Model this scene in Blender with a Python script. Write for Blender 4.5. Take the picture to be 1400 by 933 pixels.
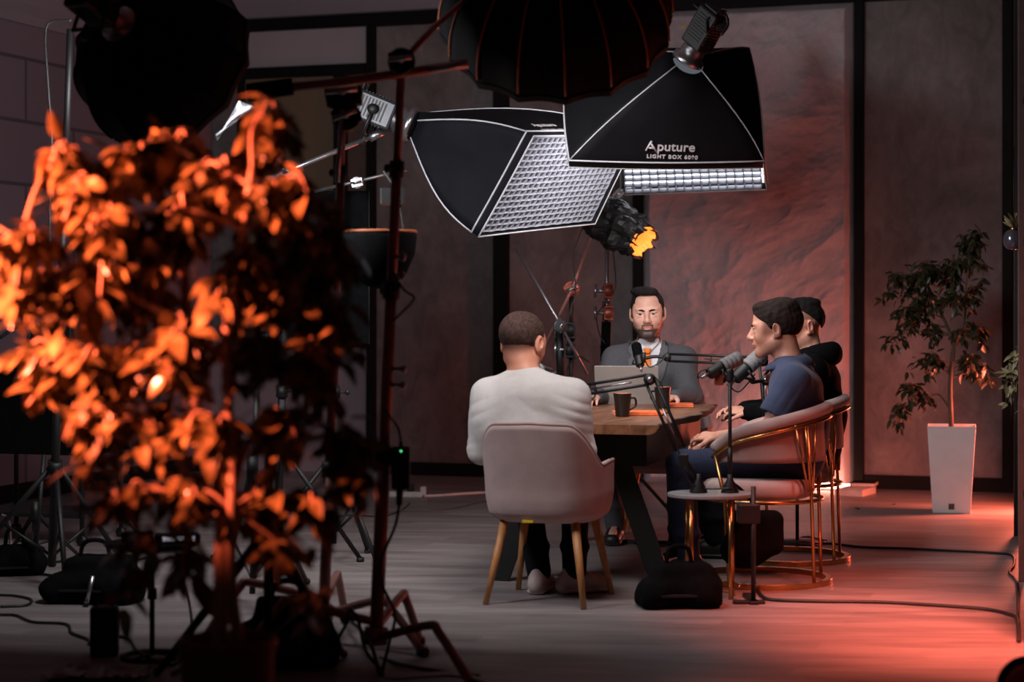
import bpy, bmesh, math, random
import numpy as np
from mathutils import Vector, Matrix, noise
import openvdb as vdb

for _o in list(bpy.data.objects):
    bpy.data.objects.remove(_o)
SC = bpy.context.scene
COL = SC.collection
random.seed(7)
PI = math.pi

# ------------------------------------------------------------------ camera
FPX, HOR, CAMH = 2650.0, 421.0, 1.31          # focal length in px of a 1400 px frame, horizon row, eye height
cd = bpy.data.cameras.new('camera')
cam = bpy.data.objects.new('camera', cd); COL.objects.link(cam)
cam.location = (0, 0, CAMH); cam.rotation_euler = (PI/2, 0, 0)
cd.sensor_width = 36; cd.lens = 36*FPX/1400
cd.shift_y = -(466.5-HOR)/1400
cd.clip_end = 100
cd.dof.use_dof = True; cd.dof.focus_distance = 10.0; cd.dof.aperture_fstop = 1.75
cd.dof.aperture_blades = 9
SC.camera = cam
# ------------------------------------------------------------------ colour and world
SC.view_settings.view_transform = 'Standard'
SC.view_settings.look = 'None'
SC.view_settings.exposure = 0.0
SC.view_settings.gamma = 1.0
SC.view_settings.use_curve_mapping = False
wd = bpy.data.worlds.new('world'); SC.world = wd; wd.use_nodes = True
wd.node_tree.nodes['Background'].inputs[0].default_value = (0.27, 0.24, 0.30, 1)
wd.node_tree.nodes['Background'].inputs[1].default_value = 0.05

def lamp(kind, name, loc, target, energy, color, **kw):
    d = bpy.data.lights.new(name, kind); d.energy = energy; d.color = color
    for k, v in kw.items(): setattr(d, k, v)
    o = bpy.data.objects.new(name, d); COL.objects.link(o)
    o.location = loc
    o.rotation_euler = (Vector(target)-Vector(loc)).to_track_quat('-Z', 'Y').to_euler()
    return o

# lamps of the place (the ones inside the softboxes sit just in front of their diffusers)
WHITE = (1.0, 0.94, 0.93)
L_KEY = lamp('AREA', 'key_light', (.72, 9.36, 2.10), (.85, 10.9, 1.0), 24, WHITE, shape='RECTANGLE', size=.8, size_y=.5)
L_OCTA = lamp('AREA', 'octabox_light', (.19, 7.99, 2.44), (.14, 9.2, 1.0), 14, WHITE, shape='DISK', size=.8, spread=1.9)
L_SIDE = lamp('AREA', 'far_octabox_light', (-1.29, 7.74, 2.19), (-.3, 13.4, .8), 54, (.97, .96, 1.0), shape='DISK', size=.6)
L_PLANT = lamp('SPOT', 'amber_light', (-2.35, 4.15, 1.60), (-1.15, 4.80, 1.42), 2200, (1.0, .165, .09), spot_size=.74, spot_blend=.8, shadow_soft_size=.05)
L_RED = lamp('SPOT', 'red_light', (2.0, 6.8, 2.9), (2.25, 8.0, .0), 2000, (1.0, .17, .11), spot_size=1.05, spot_blend=1.0, shadow_soft_size=.25)
L_RED2 = lamp('AREA', 'red_corner_light', (3.42, 12.4, .45), (2.3, 12.4, .1), 55, (1.0, .17, .10), shape='RECTANGLE', size=.2, size_y=.8)

# ------------------------------------------------------------------ coordinates
def at(px, py, d):
    return Vector(((px-700)*d/FPX, d, CAMH-(py-HOR)*d/FPX))
def flr(px, py):
    d = FPX*CAMH/(py-HOR)
    return Vector(((px-700)*d/FPX, d, 0))
W0 = Vector((2.50, 14.10, 0)); WU = Vector((.9465, -.323, 0)); WN = Vector((-.323, -.9465, 0))
def wall(u, z, v=0.0):                      # a point on the back wall: u along it, v in front of it
    return W0 + WU*u + WN*v + Vector((0, 0, z))
def u_of(px):
    k = (px-700)/FPX
    return (k*W0.y-W0.x)/(WU.x-k*WU.y)

# ------------------------------------------------------------------ materials
def lin(c):
    return tuple(((v/12.92) if v <= .04045 else ((v+.055)/1.055)**2.4) for v in c)
def rgb(r, g, b): return lin((r/255, g/255, b/255))

class NT:
    def __init__(s, m): s.n = m.node_tree.nodes; s.l = m.node_tree.links; s.b = s.n['Principled BSDF']
    def new(s, t, **kw):
        x = s.n.new(t)
        for k, v in kw.items(): setattr(x, k, v)
        return x
    def link(s, a, b): s.l.new(a, b)
    def coords(s, scale=(1, 1, 1), rot=(0, 0, 0), kind='Object'):
        tc = s.new('ShaderNodeTexCoord'); mp = s.new('ShaderNodeMapping')
        mp.inputs['Scale'].default_value = scale; mp.inputs['Rotation'].default_value = rot
        s.link(tc.outputs[kind], mp.inputs['Vector']); return mp.outputs[0]
    def noise(s, vec, scale, detail=4, rough=.55, dist=0):
        n = s.new('ShaderNodeTexNoise'); n.inputs['Scale'].default_value = scale; n.inputs['Detail'].default_value = detail
        n.inputs['Roughness'].default_value = rough; n.inputs['Distortion'].default_value = dist
        s.link(vec, n.inputs['Vector']); return n.outputs['Fac']
    def ramp(s, fac, stops):
        r = s.new('ShaderNodeValToRGB'); e = r.color_ramp.elements
        while len(e) < len(stops): e.new(.5)
        for i, (p, c) in enumerate(stops): e[i].position = p; e[i].color = (*c, 1)
        s.link(fac, r.inputs[0]); return r.outputs[0]
    def bump(s, h, strength, dist=.01):
        b = s.new('ShaderNodeBump'); b.inputs['Strength'].default_value = strength; b.inputs['Distance'].default_value = dist
        s.link(h, b.inputs['Height']); s.link(b.outputs[0], s.b.inputs['Normal'])
    def mix(s, fac, a, b, mode='MIX'):
        m = s.new('ShaderNodeMix', data_type='RGBA', blend_type=mode)
        if isinstance(fac, (int, float)): m.inputs[0].default_value = fac
        else: s.link(fac, m.inputs[0])
        for i, v in ((6, a), (7, b)):
            if isinstance(v, tuple): m.inputs[i].default_value = (*v, 1)
            else: s.link(v, m.inputs[i])
        return m.outputs[2]

def mat(name, col, rough=.6, metal=0.0, var=.12, scale=20, bump=0.0, bscale=80, stretch=(1, 1, 1), emit=None, estr=0, spec=.5, sheen=0, coat=0):
    m = bpy.data.materials.new(name); m.use_nodes = True; t = NT(m)
    v = t.coords(stretch)
    n = t.noise(v, scale)
    lo = tuple(c*(1-var) for c in col); hi = tuple(min(1, c*(1+var)) for c in col)
    t.link(t.ramp(n, [(.3, lo), (.7, hi)]), t.b.inputs['Base Color'])
    t.b.inputs['Roughness'].default_value = rough; t.b.inputs['Metallic'].default_value = metal
    t.b.inputs['Specular IOR Level'].default_value = spec
    if sheen: t.b.inputs['Sheen Weight'].default_value = sheen
    if coat: t.b.inputs['Coat Weight'].default_value = coat
    if bump: t.bump(t.noise(v, bscale), bump, .004)
    if emit:
        t.b.inputs['Emission Color'].default_value = (*emit, 1); t.b.inputs['Emission Strength'].default_value = estr
    return m

M = {}
M['black_metal'] = mat('black_metal', (.004, .004, .0045), .55, 0, .2)
M['black_paint'] = mat('black_paint', (.004, .0035, .004), .7, 0, .2, spec=.2)
M['black_plastic'] = mat('black_plastic', (.004, .004, .004), .55)
M['black_cloth'] = mat('black_cloth', (.0035, .0035, .004), .95, 0, .25, 30, .4, 200, spec=.06)
M['skirt_cloth'] = mat('skirt_cloth', (.0028, .0029, .004), .7, 0, .3, 6, .35, 14, spec=.12)
M['skirt_navy'] = mat('skirt_navy', (.0045, .0047, .007), .75, 0, .3, 6, .5, 10, spec=.12)
M['silver_trim'] = mat('silver_trim', (.42, .43, .46), .5, .1)
M['chrome'] = mat('chrome', (.42, .42, .44), .28, .95, .08)
M['steel'] = mat('steel', (.35, .35, .37), .32, .9, .1)
M['grey_metal'] = mat('grey_metal', (.045, .046, .05), .4, .6, .1)
M['gold'] = mat('gold', (.52, .29, .11), .25, .95, .1)
M['grid_cloth'] = mat('grid_cloth', (.22, .23, .27), .8, 0, .15)
M['cable'] = mat('cable', (.010, .010, .010), .5)
M['white_plastic'] = mat('white_plastic', (.72, .71, .70), .4)
M['pot_white'] = mat('pot_white', (.66, .64, .64), .55, 0, .05, 8, .15, 90)
M['soil'] = mat('soil', (.03, .02, .014), .95, 0, .5, 60, .8, 60)
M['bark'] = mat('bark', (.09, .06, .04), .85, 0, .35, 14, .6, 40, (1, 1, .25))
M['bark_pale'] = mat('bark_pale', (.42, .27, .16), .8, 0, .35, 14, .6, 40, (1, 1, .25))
M['cushion'] = mat('cushion', (.42, .305, .29), .9, 0, .08, 12, .25, 260, sheen=.1)
M['velvet_pink'] = mat('velvet_pink', (.33, .215, .195), .85, 0, .10, 9, .2, 200, sheen=.1)
M['leg_wood'] = mat('leg_wood', (.46, .20, .065), .5, 0, .25, 9, .2, 30, (6, 6, .7))
M['sweater'] = mat('sweater', (.52, .49, .475), .95, 0, .05, 30, .35, 240, sheen=.2)
M['trouser'] = mat('trouser', (.007, .007, .009), .9, 0, .2, 20, .3, 160, spec=.1)
M['jeans'] = mat('jeans', (.010, .016, .045), .9, 0, .3, 40, .3, 200)
M['sneaker'] = mat('sneaker', (.46, .37, .35), .65, 0, .1)
M['sole'] = mat('sole', (.5, .42, .40), .6)
M['dark_shoe'] = mat('dark_shoe', (.014, .012, .012), .45)
M['suit'] = mat('suit', (.070, .071, .080), .88, 0, .15, 120, .3, 300)
M['suit_edge'] = mat('suit_edge', (.105, .106, .116), .85, 0, .15, 120, .3, 300)
M['vest'] = mat('vest', (.012, .012, .016), .85)
M['shirt'] = mat('shirt', (.74, .72, .76), .75, 0, .04)
M['tie'] = mat('tie', (.85, .20, .012), .55, 0, .12, 60)
M['polo'] = mat('polo', (.038, .052, .110), .92, 0, .12, 60, .35, 240, sheen=.1)
M['hoodie'] = mat('hoodie', (.0035, .0035, .004), .97, 0, .2, 30, .3, 200, spec=.05)
M['foam_grey'] = mat('foam_grey', (.20, .195, .195), .85, 0, .15, 60, .4, 200)
M['orange_book'] = mat('orange_book', (.90, .17, .045), .5)
M['mug_black'] = mat('mug_black', (.014, .009, .008), .3)
M['mug_inside'] = mat('mug_inside', (.75, .20, .09), .45)
M['laptop'] = mat('laptop', (.33, .29, .265), .42, .35, .04)
M['clamp_red'] = mat('clamp_red', (.30, .07, .04), .4, .5)
M['foil'] = mat('foil', (.014, .014, .015), .48, .2, .3, 20, 1.0, 26)
M['plastic_wrap'] = mat('plastic_wrap', (.36, .37, .40), .25, .3, .2, 12, .8, 22)
M['paper'] = mat('paper', (.62, .55, .52), .7)
M['amber_lens'] = mat('amber_lens', (.8, .3, .05), .5, 0, .3, 60, emit=(1, .22, .03), estr=1.6)
M['led_glow'] = mat('led_glow', (1, .5, .4), .5, emit=(1.0, .36, .25), estr=24)
M['green_led'] = mat('green_led', (.1, .8, .3), .5, emit=(.1, 1, .3), estr=2)
M['screen_glow'] = mat('screen_glow', (.6, .6, .7), .5, emit=(.7, .68, .8), estr=.5)
M['red_glass'] = mat('red_glass', (.5, .02, .02), .12, .2, coat=.6)
M['yellow_tag'] = mat('yellow_tag', (.65, .45, .02), .5)
M['slate'] = mat('slate', (.06, .055, .05), .6)

# ------------------------------------------------------------------ objects
def tag(o, label=None, cat=None, group=None, kind=None):
    if label: o['label'] = label
    if cat: o['category'] = cat
    if group: o['group'] = group
    if kind: o['kind'] = kind
    return o
def thing(name, label, cat, loc=(0, 0, 0), rz=0, group=None):
    o = bpy.data.objects.new(name, None); COL.objects.link(o)
    o.empty_display_size = .05
    o.location = loc; o.rotation_euler = (0, 0, rz)
    return tag(o, label, cat, group)
def world_loc(o):
    m = Matrix.Identity(4)
    while o:
        m = (Matrix.Translation(o.location) @ o.rotation_euler.to_matrix().to_4x4()) @ m
        o = o.parent
    return m
def kids(o): return [c for c in bpy.data.objects if c.parent == o]
def copy_tree(o, parent=None):
    c = o.copy(); COL.objects.link(c); c.parent = parent
    for ch in kids(o): copy_tree(ch, c)
    return c

class MB:
    def __init__(s): s.v = []; s.f = []; s.sm = []
    def add(s, vs, fs, smooth=False):
        k = len(s.v); s.v += [Vector(p) for p in vs]
        s.f += [tuple(i+k for i in f) for f in fs]; s.sm += [smooth]*len(fs); return s
    def box(s, c, size, R=None):
        c = Vector(c); h = [x/2 for x in size]; vs = []
        for dz in (-1, 1):
            for dx, dy in ((-1, -1), (1, -1), (1, 1), (-1, 1)):
                p = Vector((dx*h[0], dy*h[1], dz*h[2]))
                vs.append(c+(R @ p if R else p))
        return s.add(vs, [(3, 2, 1, 0), (4, 5, 6, 7), (0, 1, 5, 4), (1, 2, 6, 5), (2, 3, 7, 6), (3, 0, 4, 7)])
    def tube(s, pts, r, n=10, caps=True, closed=False):
        pts = [Vector(p) for p in pts]; m = len(pts)
        rs = r if isinstance(r, (list, tuple)) else [r]*m
        t0 = (pts[1]-pts[0]).normalized()
        up = Vector((0, 0, 1)) if abs(t0.z) < .9 else Vector((1, 0, 0))
        nrm = t0.cross(up).normalized(); vs = []
        for i, p in enumerate(pts):
            a = pts[i-1] if (i > 0 or closed) else p
            b = pts[(i+1) % m] if (i < m-1 or closed) else p
            t = (b-a).normalized()
            nrm = (nrm-t*nrm.dot(t))
            nrm = nrm.normalized() if nrm.length > 1e-6 else t.orthogonal().normalized()
            bi = t.cross(nrm)
            for k in range(n):
                q = 2*PI*k/n; vs.append(p+(nrm*math.cos(q)+bi*math.sin(q))*rs[i])
        fs = []
        for i in range(m if closed else m-1):
            j = (i+1) % m
            for k in range(n): fs.append((i*n+k, i*n+(k+1) % n, j*n+(k+1) % n, j*n+k))
        s.add(vs, fs, True)
        if caps and not closed:
            k = len(s.v)-len(vs)
            s.f += [tuple(k+i for i in reversed(range(n))), tuple(k+(m-1)*n+i for i in range(n))]; s.sm += [False]*2
        return s
    def lathe(s, prof, o=(0, 0, 0), axis=(0, 0, 1), n=24, sm=True):
        o = Vector(o); ax = Vector(axis).normalized(); e1 = ax.orthogonal().normalized(); e2 = ax.cross(e1)
        vs = []
        for r, z in prof:
            for k in range(n):
                q = 2*PI*k/n; vs.append(o+ax*z+(e1*math.cos(q)+e2*math.sin(q))*max(r, 1e-4))
        fs = []
        for i in range(len(prof)-1):
            for k in range(n): fs.append((i*n+k, i*n+(k+1) % n, (i+1)*n+(k+1) % n, (i+1)*n+k))
        return s.add(vs, fs, sm)
    def ball(s, c, r, n=14, R=None):
        r = Vector((r, r, r)) if isinstance(r, (int, float)) else Vector(r); c = Vector(c); vs = []; fs = []; m = n//2
        for i in range(m+1):
            a = PI*i/m
            for k in range(n):
                b = 2*PI*k/n
                p = Vector((r.x*math.sin(a)*math.cos(b), r.y*math.sin(a)*math.sin(b), r.z*math.cos(a)))
                vs.append(c+(R @ p if R else p))
        for i in range(m):
            for k in range(n): fs.append((i*n+k, (i+1)*n+k, (i+1)*n+(k+1) % n, i*n+(k+1) % n))
        return s.add(vs, fs, True)
    def grid(s, rows, smooth=True, closed=False):
        m = len(rows[0]); vs = [p for r in rows for p in r]; fs = []
        for i in range(len(rows)-1):
            for j in range(m if closed else m-1):
                k = (j+1) % m; fs.append((i*m+j, i*m+k, (i+1)*m+k, (i+1)*m+j))
        return s.add(vs, fs, smooth)
    def build(s, name, m, parent=None, world=False, bevel=0, solid=0, sub=0, seg=2):
        me = bpy.data.meshes.new(name)
        vs = s.v
        if world and parent is not None:
            inv = world_loc(parent).inverted(); vs = [inv @ p for p in vs]
        me.from_pydata([tuple(p) for p in vs], [], s.f)
        me.polygons.foreach_set('use_smooth', s.sm)
        ms = m if isinstance(m, (list, tuple)) else [m]
        for x in ms: me.materials.append(x)
        bm = bmesh.new(); bm.from_mesh(me)
        bmesh.ops.remove_doubles(bm, verts=bm.verts, dist=1e-5)
        if not solid: bmesh.ops.recalc_face_normals(bm, faces=bm.faces)
        bm.to_mesh(me); bm.free(); me.update()
        o = bpy.data.objects.new(name, me); COL.objects.link(o); o.parent = parent
        if solid:
            x = o.modifiers.new('solid', 'SOLIDIFY'); x.thickness = solid; x.offset = 0
        if bevel:
            x = o.modifiers.new('bevel', 'BEVEL'); x.width = bevel; x.segments = seg; x.limit_method = 'ANGLE'
        if sub:
            x = o.modifiers.new('sub', 'SUBSURF'); x.levels = sub; x.render_levels = sub
        return o

def path(pts, n=8):                          # Catmull-Rom through the points
    P = [Vector(p) for p in pts]; P = [P[0]*2-P[1]]+P+[P[-1]*2-P[-2]]; out = []
    for i in range(1, len(P)-2):
        a, b, c, d = P[i-1:i+3]
        for k in range(n):
            t = k/n
            out.append(.5*((2*b)+(c-a)*t+(2*a-5*b+4*c-d)*t*t+(3*b-a-3*c+d)*t**3))
    out.append(P[-2]); return out
def cable(name, pts, r, label, m=None, cat='cable', group=None, n=8):
    mb = MB(); mb.tube(path(pts, n), r, 6)
    o = mb.build(name, m or M['cable'])
    return tag(o, label, cat, group)
def frame(t, up=(0, 0, 1)):                  # columns: side, forward t, up
    t = Vector(t).normalized(); s = t.cross(Vector(up))
    s = s.normalized() if s.length > 1e-4 else Vector((1, 0, 0))
    return Matrix((s, t, s.cross(t))).transposed()

# ------------------------------------------------------------------ smooth solid modelling
class Solid:
    def __init__(s, h=.005): s.h = h; s.p = []
    def _a(s, lo, hi, fn, k, sub): s.p.append((np.array(lo, float)-k, np.array(hi, float)+k, fn, k, sub)); return s
    def cap(s, a, b, ra, rb=None, k=.02, sub=False):
        rb = ra if rb is None else rb; a = np.array(a, float); b = np.array(b, float); r = max(ra, rb)
        def fn(X, Y, Z):
            ab = b-a; L = ab @ ab+1e-12
            t = np.clip(((X-a[0])*ab[0]+(Y-a[1])*ab[1]+(Z-a[2])*ab[2])/L, 0, 1)
            return np.sqrt((X-a[0]-t*ab[0])**2+(Y-a[1]-t*ab[1])**2+(Z-a[2]-t*ab[2])**2)-(ra+(rb-ra)*t)
        return s._a(np.minimum(a, b)-r, np.maximum(a, b)+r, fn, k, sub)
    def ecap(s, a, b, ra, rb, side=(1, 0, 0), k=.03, sub=False):    # elliptical limb: ra, rb = (width, depth)
        a = np.array(a, float); b = np.array(b, float); ab = b-a; L = np.linalg.norm(ab)+1e-9; t_ = ab/L
        sd = np.array(side, float); sd -= t_*(sd @ t_); sd /= np.linalg.norm(sd); th = np.cross(t_, sd)
        r = max(*ra, *rb)
        def fn(X, Y, Z):
            dx, dy, dz = X-a[0], Y-a[1], Z-a[2]
            q = (dx*t_[0]+dy*t_[1]+dz*t_[2])/L; t = np.clip(q, 0, 1)
            w = ra[0]+(rb[0]-ra[0])*t; d = ra[1]+(rb[1]-ra[1])*t
            m = np.minimum(w, d); e = (q-t)*L
            u = (dx*sd[0]+dy*sd[1]+dz*sd[2])/w; v = (dx*th[0]+dy*th[1]+dz*th[2])/d
            return (np.sqrt(u*u+v*v+(e/m)**2+1e-9)-1)*m
        return s._a(np.minimum(a, b)-r, np.maximum(a, b)+r, fn, k, sub)
    def ell(s, c, r, R=None, k=.015, sub=False):
        c = np.array(c, float); r = np.array(r, float); R = np.eye(3) if R is None else np.array(R, float); e = r.max()
        def fn(X, Y, Z):
            dx, dy, dz = X-c[0], Y-c[1], Z-c[2]; q = 0; g = 0
            for i in range(3):
                v = dx*R[0, i]+dy*R[1, i]+dz*R[2, i]
                q = q+(v/r[i])**2; g = g+(v/r[i]**2)**2
            q = np.sqrt(q+1e-12); g = np.sqrt(g+1e-12)
            return np.clip(q*(q-1)/g, -.2, .5)
        return s._a(c-e, c+e, fn, k, sub)
    def plane(s, p, n, k=.004):               # keep the side the normal points away from
        p = np.array(p, float); n = np.array(n, float); n /= np.linalg.norm(n)
        def fn(X, Y, Z): return -((X-p[0])*n[0]+(Y-p[1])*n[1]+(Z-p[2])*n[2])
        s.p.append((None, None, fn, k, True)); return s
    def box(s, c, size, r=.02, R=None, k=.01, sub=False):
        c = np.array(c, float); hh = np.array(size, float)/2; R = np.eye(3) if R is None else np.array(R, float); e = np.linalg.norm(hh)
        def fn(X, Y, Z):
            dx, dy, dz = X-c[0], Y-c[1], Z-c[2]; q = []
            for i in range(3): q.append(np.abs(dx*R[0, i]+dy*R[1, i]+dz*R[2, i])-hh[i]+r)
            o = np.sqrt(sum(np.maximum(v, 0)**2 for v in q))
            return o+np.minimum(np.maximum(np.maximum(q[0], q[1]), q[2]), 0)-r
        return s._a(c-e, c+e, fn, k, sub)
    def mesh(s, warp=None):
        h = s.h
        los = [p[0] for p in s.p if p[0] is not None and not p[4]]; his = [p[1] for p in s.p if p[0] is not None and not p[4]]
        lo = np.min(los, 0)-3*h; hi = np.max(his, 0)+3*h
        n = np.ceil((hi-lo)/h).astype(int)+1
        D = np.full(n, 1.0, np.float32)
        ax = [lo[i]+h*np.arange(n[i]) for i in range(3)]
        for a, b, fn, k, sub in s.p:
            if a is None: i0 = np.zeros(3, int); i1 = n
            else:
                i0 = np.clip(np.floor((a-2*h-lo)/h).astype(int), 0, n); i1 = np.clip(np.ceil((b+2*h-lo)/h).astype(int), 0, n)
            if (i1 <= i0).any(): continue
            X = ax[0][i0[0]:i1[0], None, None]; Y = ax[1][None, i0[1]:i1[1], None]; Z = ax[2][None, None, i0[2]:i1[2]]
            d = fn(X, Y, Z).astype(np.float32); d = np.broadcast_to(d, tuple(i1-i0))
            S = D[i0[0]:i1[0], i0[1]:i1[1], i0[2]:i1[2]]
            if sub:
                q = np.maximum(k-np.abs(S+d), 0)/k; S[...] = np.maximum(S, -d)+q*q*k/4
            else:
                q = np.maximum(k-np.abs(S-d), 0)/k; S[...] = np.minimum(S, d)-q*q*k/4
        D = np.clip(D, -3*h, 3*h)
        g = vdb.FloatGrid(3*h); g.copyFromArray(D)
        v, f = g.convertToQuads(isovalue=0.0)
        v = v*h+lo
        if warp is not None: v = warp(v)
        return v, f
def solid_obj(name, v, f, mt, parent, R=None, t=None, flip=False, smooth=2):
    me = bpy.data.meshes.new(name)
    if R is not None: v = v @ np.array(R).T
    if t is not None: v = v+np.array(t)
    f = f[:, ::-1] if flip else f
    me.vertices.add(len(v)); me.vertices.foreach_set('co', v.astype(np.float32).ravel())
    me.loops.add(f.size); me.loops.foreach_set('vertex_index', f.astype(np.int32).ravel())
    me.polygons.add(len(f)); me.polygons.foreach_set('loop_start', np.arange(0, f.size, 4, dtype=np.int32))
    me.update(calc_edges=True); me.validate()
    me.polygons.foreach_set('use_smooth', [True]*len(me.polygons))
    for x in (mt if isinstance(mt, (list, tuple)) else [mt]): me.materials.append(x)
    o = bpy.data.objects.new(name, me); COL.objects.link(o); o.parent = parent
    if smooth:
        x = o.modifiers.new('smooth', 'SMOOTH'); x.factor = .5; x.iterations = smooth
    return o

# =================================================================== the room
def floor_mat():
    m = bpy.data.materials.new('laminate'); m.use_nodes = True; t = NT(m)
    rz = math.atan2(WU.y, WU.x)
    v = t.coords((1, 1, 1), (0, 0, -rz))
    br = t.new('ShaderNodeTexBrick'); t.link(v, br.inputs['Vector'])
    br.inputs['Color1'].default_value = (.0, .0, .0, 1); br.inputs['Color2'].default_value = (1, 1, 1, 1)
    br.inputs['Mortar'].default_value = (.3, .3, .3, 1)
    br.inputs['Scale'].default_value = 1; br.inputs['Brick Width'].default_value = 1.3; br.inputs['Row Height'].default_value = .14
    br.inputs['Mortar Size'].default_value = .0012; br.offset = .37; br.offset_frequency = 2
    v2 = t.coords((.9, 16, 1), (0, 0, -rz))
    g = t.noise(v2, 2.2, 6, .6, .6)
    g2 = t.noise(t.coords((.35, 3.5, 1), (0, 0, -rz)), 2.0, 3)
    c = t.ramp(g, [(.25, rgb(92, 84, 84)), (.5, rgb(132, 123, 122)), (.78, rgb(160, 152, 150))])
    c = t.mix(.28, c, t.ramp(g2, [(.3, rgb(86, 79, 79)), (.7, rgb(168, 160, 158))]))
    c = t.mix(.16, c, br.outputs['Color'], 'OVERLAY')
    t.link(c, t.b.inputs['Base Color']); t.b.inputs['Roughness'].default_value = .42
    t.b.inputs['Specular IOR Level'].default_value = .4
    t.bump(g, .12, .003)
    return m
def plaster_mat(name, lo, mid, hi):
    m = bpy.data.materials.new(name); m.use_nodes = True; t = NT(m)
    v = t.coords((1, 1, 1))
    n1 = t.noise(v, 1.3, 8, .62, .7); n2 = t.noise(t.coords((1.5, 1.5, .8)), 4.5, 10, .7, 1.2)
    c = t.ramp(n1, [(.3, lo), (.5, mid), (.68, hi)])
    c = t.mix(.35, c, t.ramp(n2, [(.35, lo), (.65, hi)]))
    t.link(c, t.b.inputs['Base Color']); t.b.inputs['Roughness'].default_value = .75
    t.bump(n2, .25, .01)
    return m
M['floor'] = floor_mat()
M['concrete'] = plaster_mat('concrete_plaster', rgb(84, 77, 77), rgb(116, 107, 106), rgb(148, 138, 137))
M['relief'] = plaster_mat('relief_plaster', rgb(168, 156, 160), rgb(186, 174, 178), rgb(204, 194, 196))
M['wall_paint'] = mat('wall_paint', rgb(152, 138, 146), .8, 0, .04, 3)
M['ceiling_paint'] = mat('ceiling_paint', rgb(150, 138, 142), .9, 0, .03, 3)
M['blind'] = mat('blind', rgb(122, 104, 84), .9, 0, .06, 3)
M['blind_pale'] = mat('blind_pale', rgb(175, 165, 168), .9, 0, .05, 3)
M['brown_panel'] = mat('brown_panel', rgb(92, 72, 62), .7)

def struct(o): o['kind'] = 'structure'; return o
def wall_box(mb, u0, u1, z0, z1, v0, v1):
    vs = [wall(u, z, v) for z in (z0, z1) for (u, v) in ((u0, v1), (u1, v1), (u1, v0), (u0, v0))]
    return mb.add(vs, [(3, 2, 1, 0), (4, 5, 6, 7), (0, 1, 5, 4), (1, 2, 6, 5), (2, 3, 7, 6), (3, 0, 4, 7)])

ULEFT = u_of(290); URIGHT = u_of(1384)+.02
UA, UB, UC, UD, UE, UF = u_of(510), u_of(687.5), u_of(874), u_of(1175.5), u_of(1378), URIGHT
ZT, ZC = 3.53, 4.25                                     # underside of the top beam, ceiling
# floor and ceiling follow the room's own axes
def slab(name, z0, z1, m):
    mb = MB(); wall_box(mb, ULEFT-.1, 3.8, z0, z1, -.3, 15.5)
    return struct(mb.build(name, m))
slab('floor', -.12, 0, M['floor'])
slab('ceiling', ZC, ZC+.12, M['ceiling_paint'])
# back wall
mb = MB(); wall_box(mb, ULEFT, 3.8, 0, ZC, -.2, 0)
struct(mb.build('wall_back', M['concrete']))
# left part of it: painted, under and around the blinded window
mb = MB(); wall_box(mb, ULEFT, UA-.05, 0, 1.02, 0, .02); wall_box(mb, ULEFT, UD+.05, ZT+.12, ZC, 0, .02)
struct(mb.build('wall_back_painted', M['wall_paint']))
mb = MB(); wall_box(mb, UD+.05, UE+.4, ZT+.12, ZC, 0, .02)
struct(mb.build('wall_back_upper', M['concrete']))
# relief wall, a real carved surface
def relief(u0, u1, z0, z1):
    nu, nz = 330, 430; rows = []
    for j in range(nz+1):
        z = z0+(z1-z0)*j/nz; r = []
        for i in range(nu+1):
            u = u0+(u1-u0)*i/nu
            w = noise.noise_vector(Vector((u*.8, z*.8, 5)))*.30
            p = Vector((u*1.0+w.x+z*.22, z*1.35+w.y-u*.35, .3))
            a = noise.ridged_multi_fractal(p*1.25, .95, 2.1, 6, 1.0, 2.0)
            b = noise.fractal(p*5+w, .8, 2.2, 4)
            e = min(1, (u-u0)/.05, (u1-u)/.05, (z-z0)/.05, (z1-z)/.05)
            r.append(wall(u, z, .012+max(0, e)*(.030+.034*a+.011*b)))
        rows.append(r)
    m = MB(); m.grid(rows); return m
struct(relief(UC+.05, UD-.05, .0, ZT).build('wall_back_relief', M['relief']))
# black steel frame on the wall
n_trim = [0]
def trim(u0, u1, z0, z1, v0=0, v1=.06, m=None):
    n_trim[0] += 1
    b = MB(); wall_box(b, u0, u1, z0, z1, v0, v1)
    return struct(b.build('trim_%d' % n_trim[0], m or M['black_paint'], bevel=.003))
for uc, w in ((UA, .065), (UB, .115), (UC, .07), (UD, .068), (UE, .07)):
    trim(uc-w/2, uc+w/2, 0, ZT, 0, .07)
trim(ULEFT, UE+.04, ZT, ZT+.10, 0, .08)
def baseb(u0, u1):
    b = MB(); wall_box(b, u0, u1, 0, .10, 0, .05); return struct(b.build('baseboard_back', M['black_paint'], bevel=.003))
baseb(UA+.03, UB-.06); baseb(UB+.06, UC-.04); baseb(UD+.035, UE-.035)
# window with blinds left of the first post
wx0, wx1 = u_of(330), UA-.033
um = u_of(470)
b = MB()
wall_box(b, wx0, wx1, 1.00, 1.06, .02, .08); wall_box(b, wx0, wx1, 3.15, 3.24, .02, .08)
wall_box(b, wx0, wx0+.06, 1.06, 3.15, .02, .08); wall_box(b, um-.055, um+.055, 1.06, 3.15, .02, .08)
wall_box(b, wx0, wx0+.06, 3.24, ZT, .02, .08)
w1 = struct(b.build('window_1', M['black_paint']))
b = MB(); wall_box(b, wx0+.06, um-.055, 1.06, 3.15, .025, .045); b.build('roller_blind', M['blind'], w1)
b = MB(); wall_box(b, um+.055, wx1, 1.06, 3.15, .025, .045); b.build('roller_blind', M['brown_panel'], w1)
b = MB(); wall_box(b, wx0+.06, wx1, 3.24, ZT, .025, .05); b.build('transom_panel', M['blind_pale'], w1)
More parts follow.
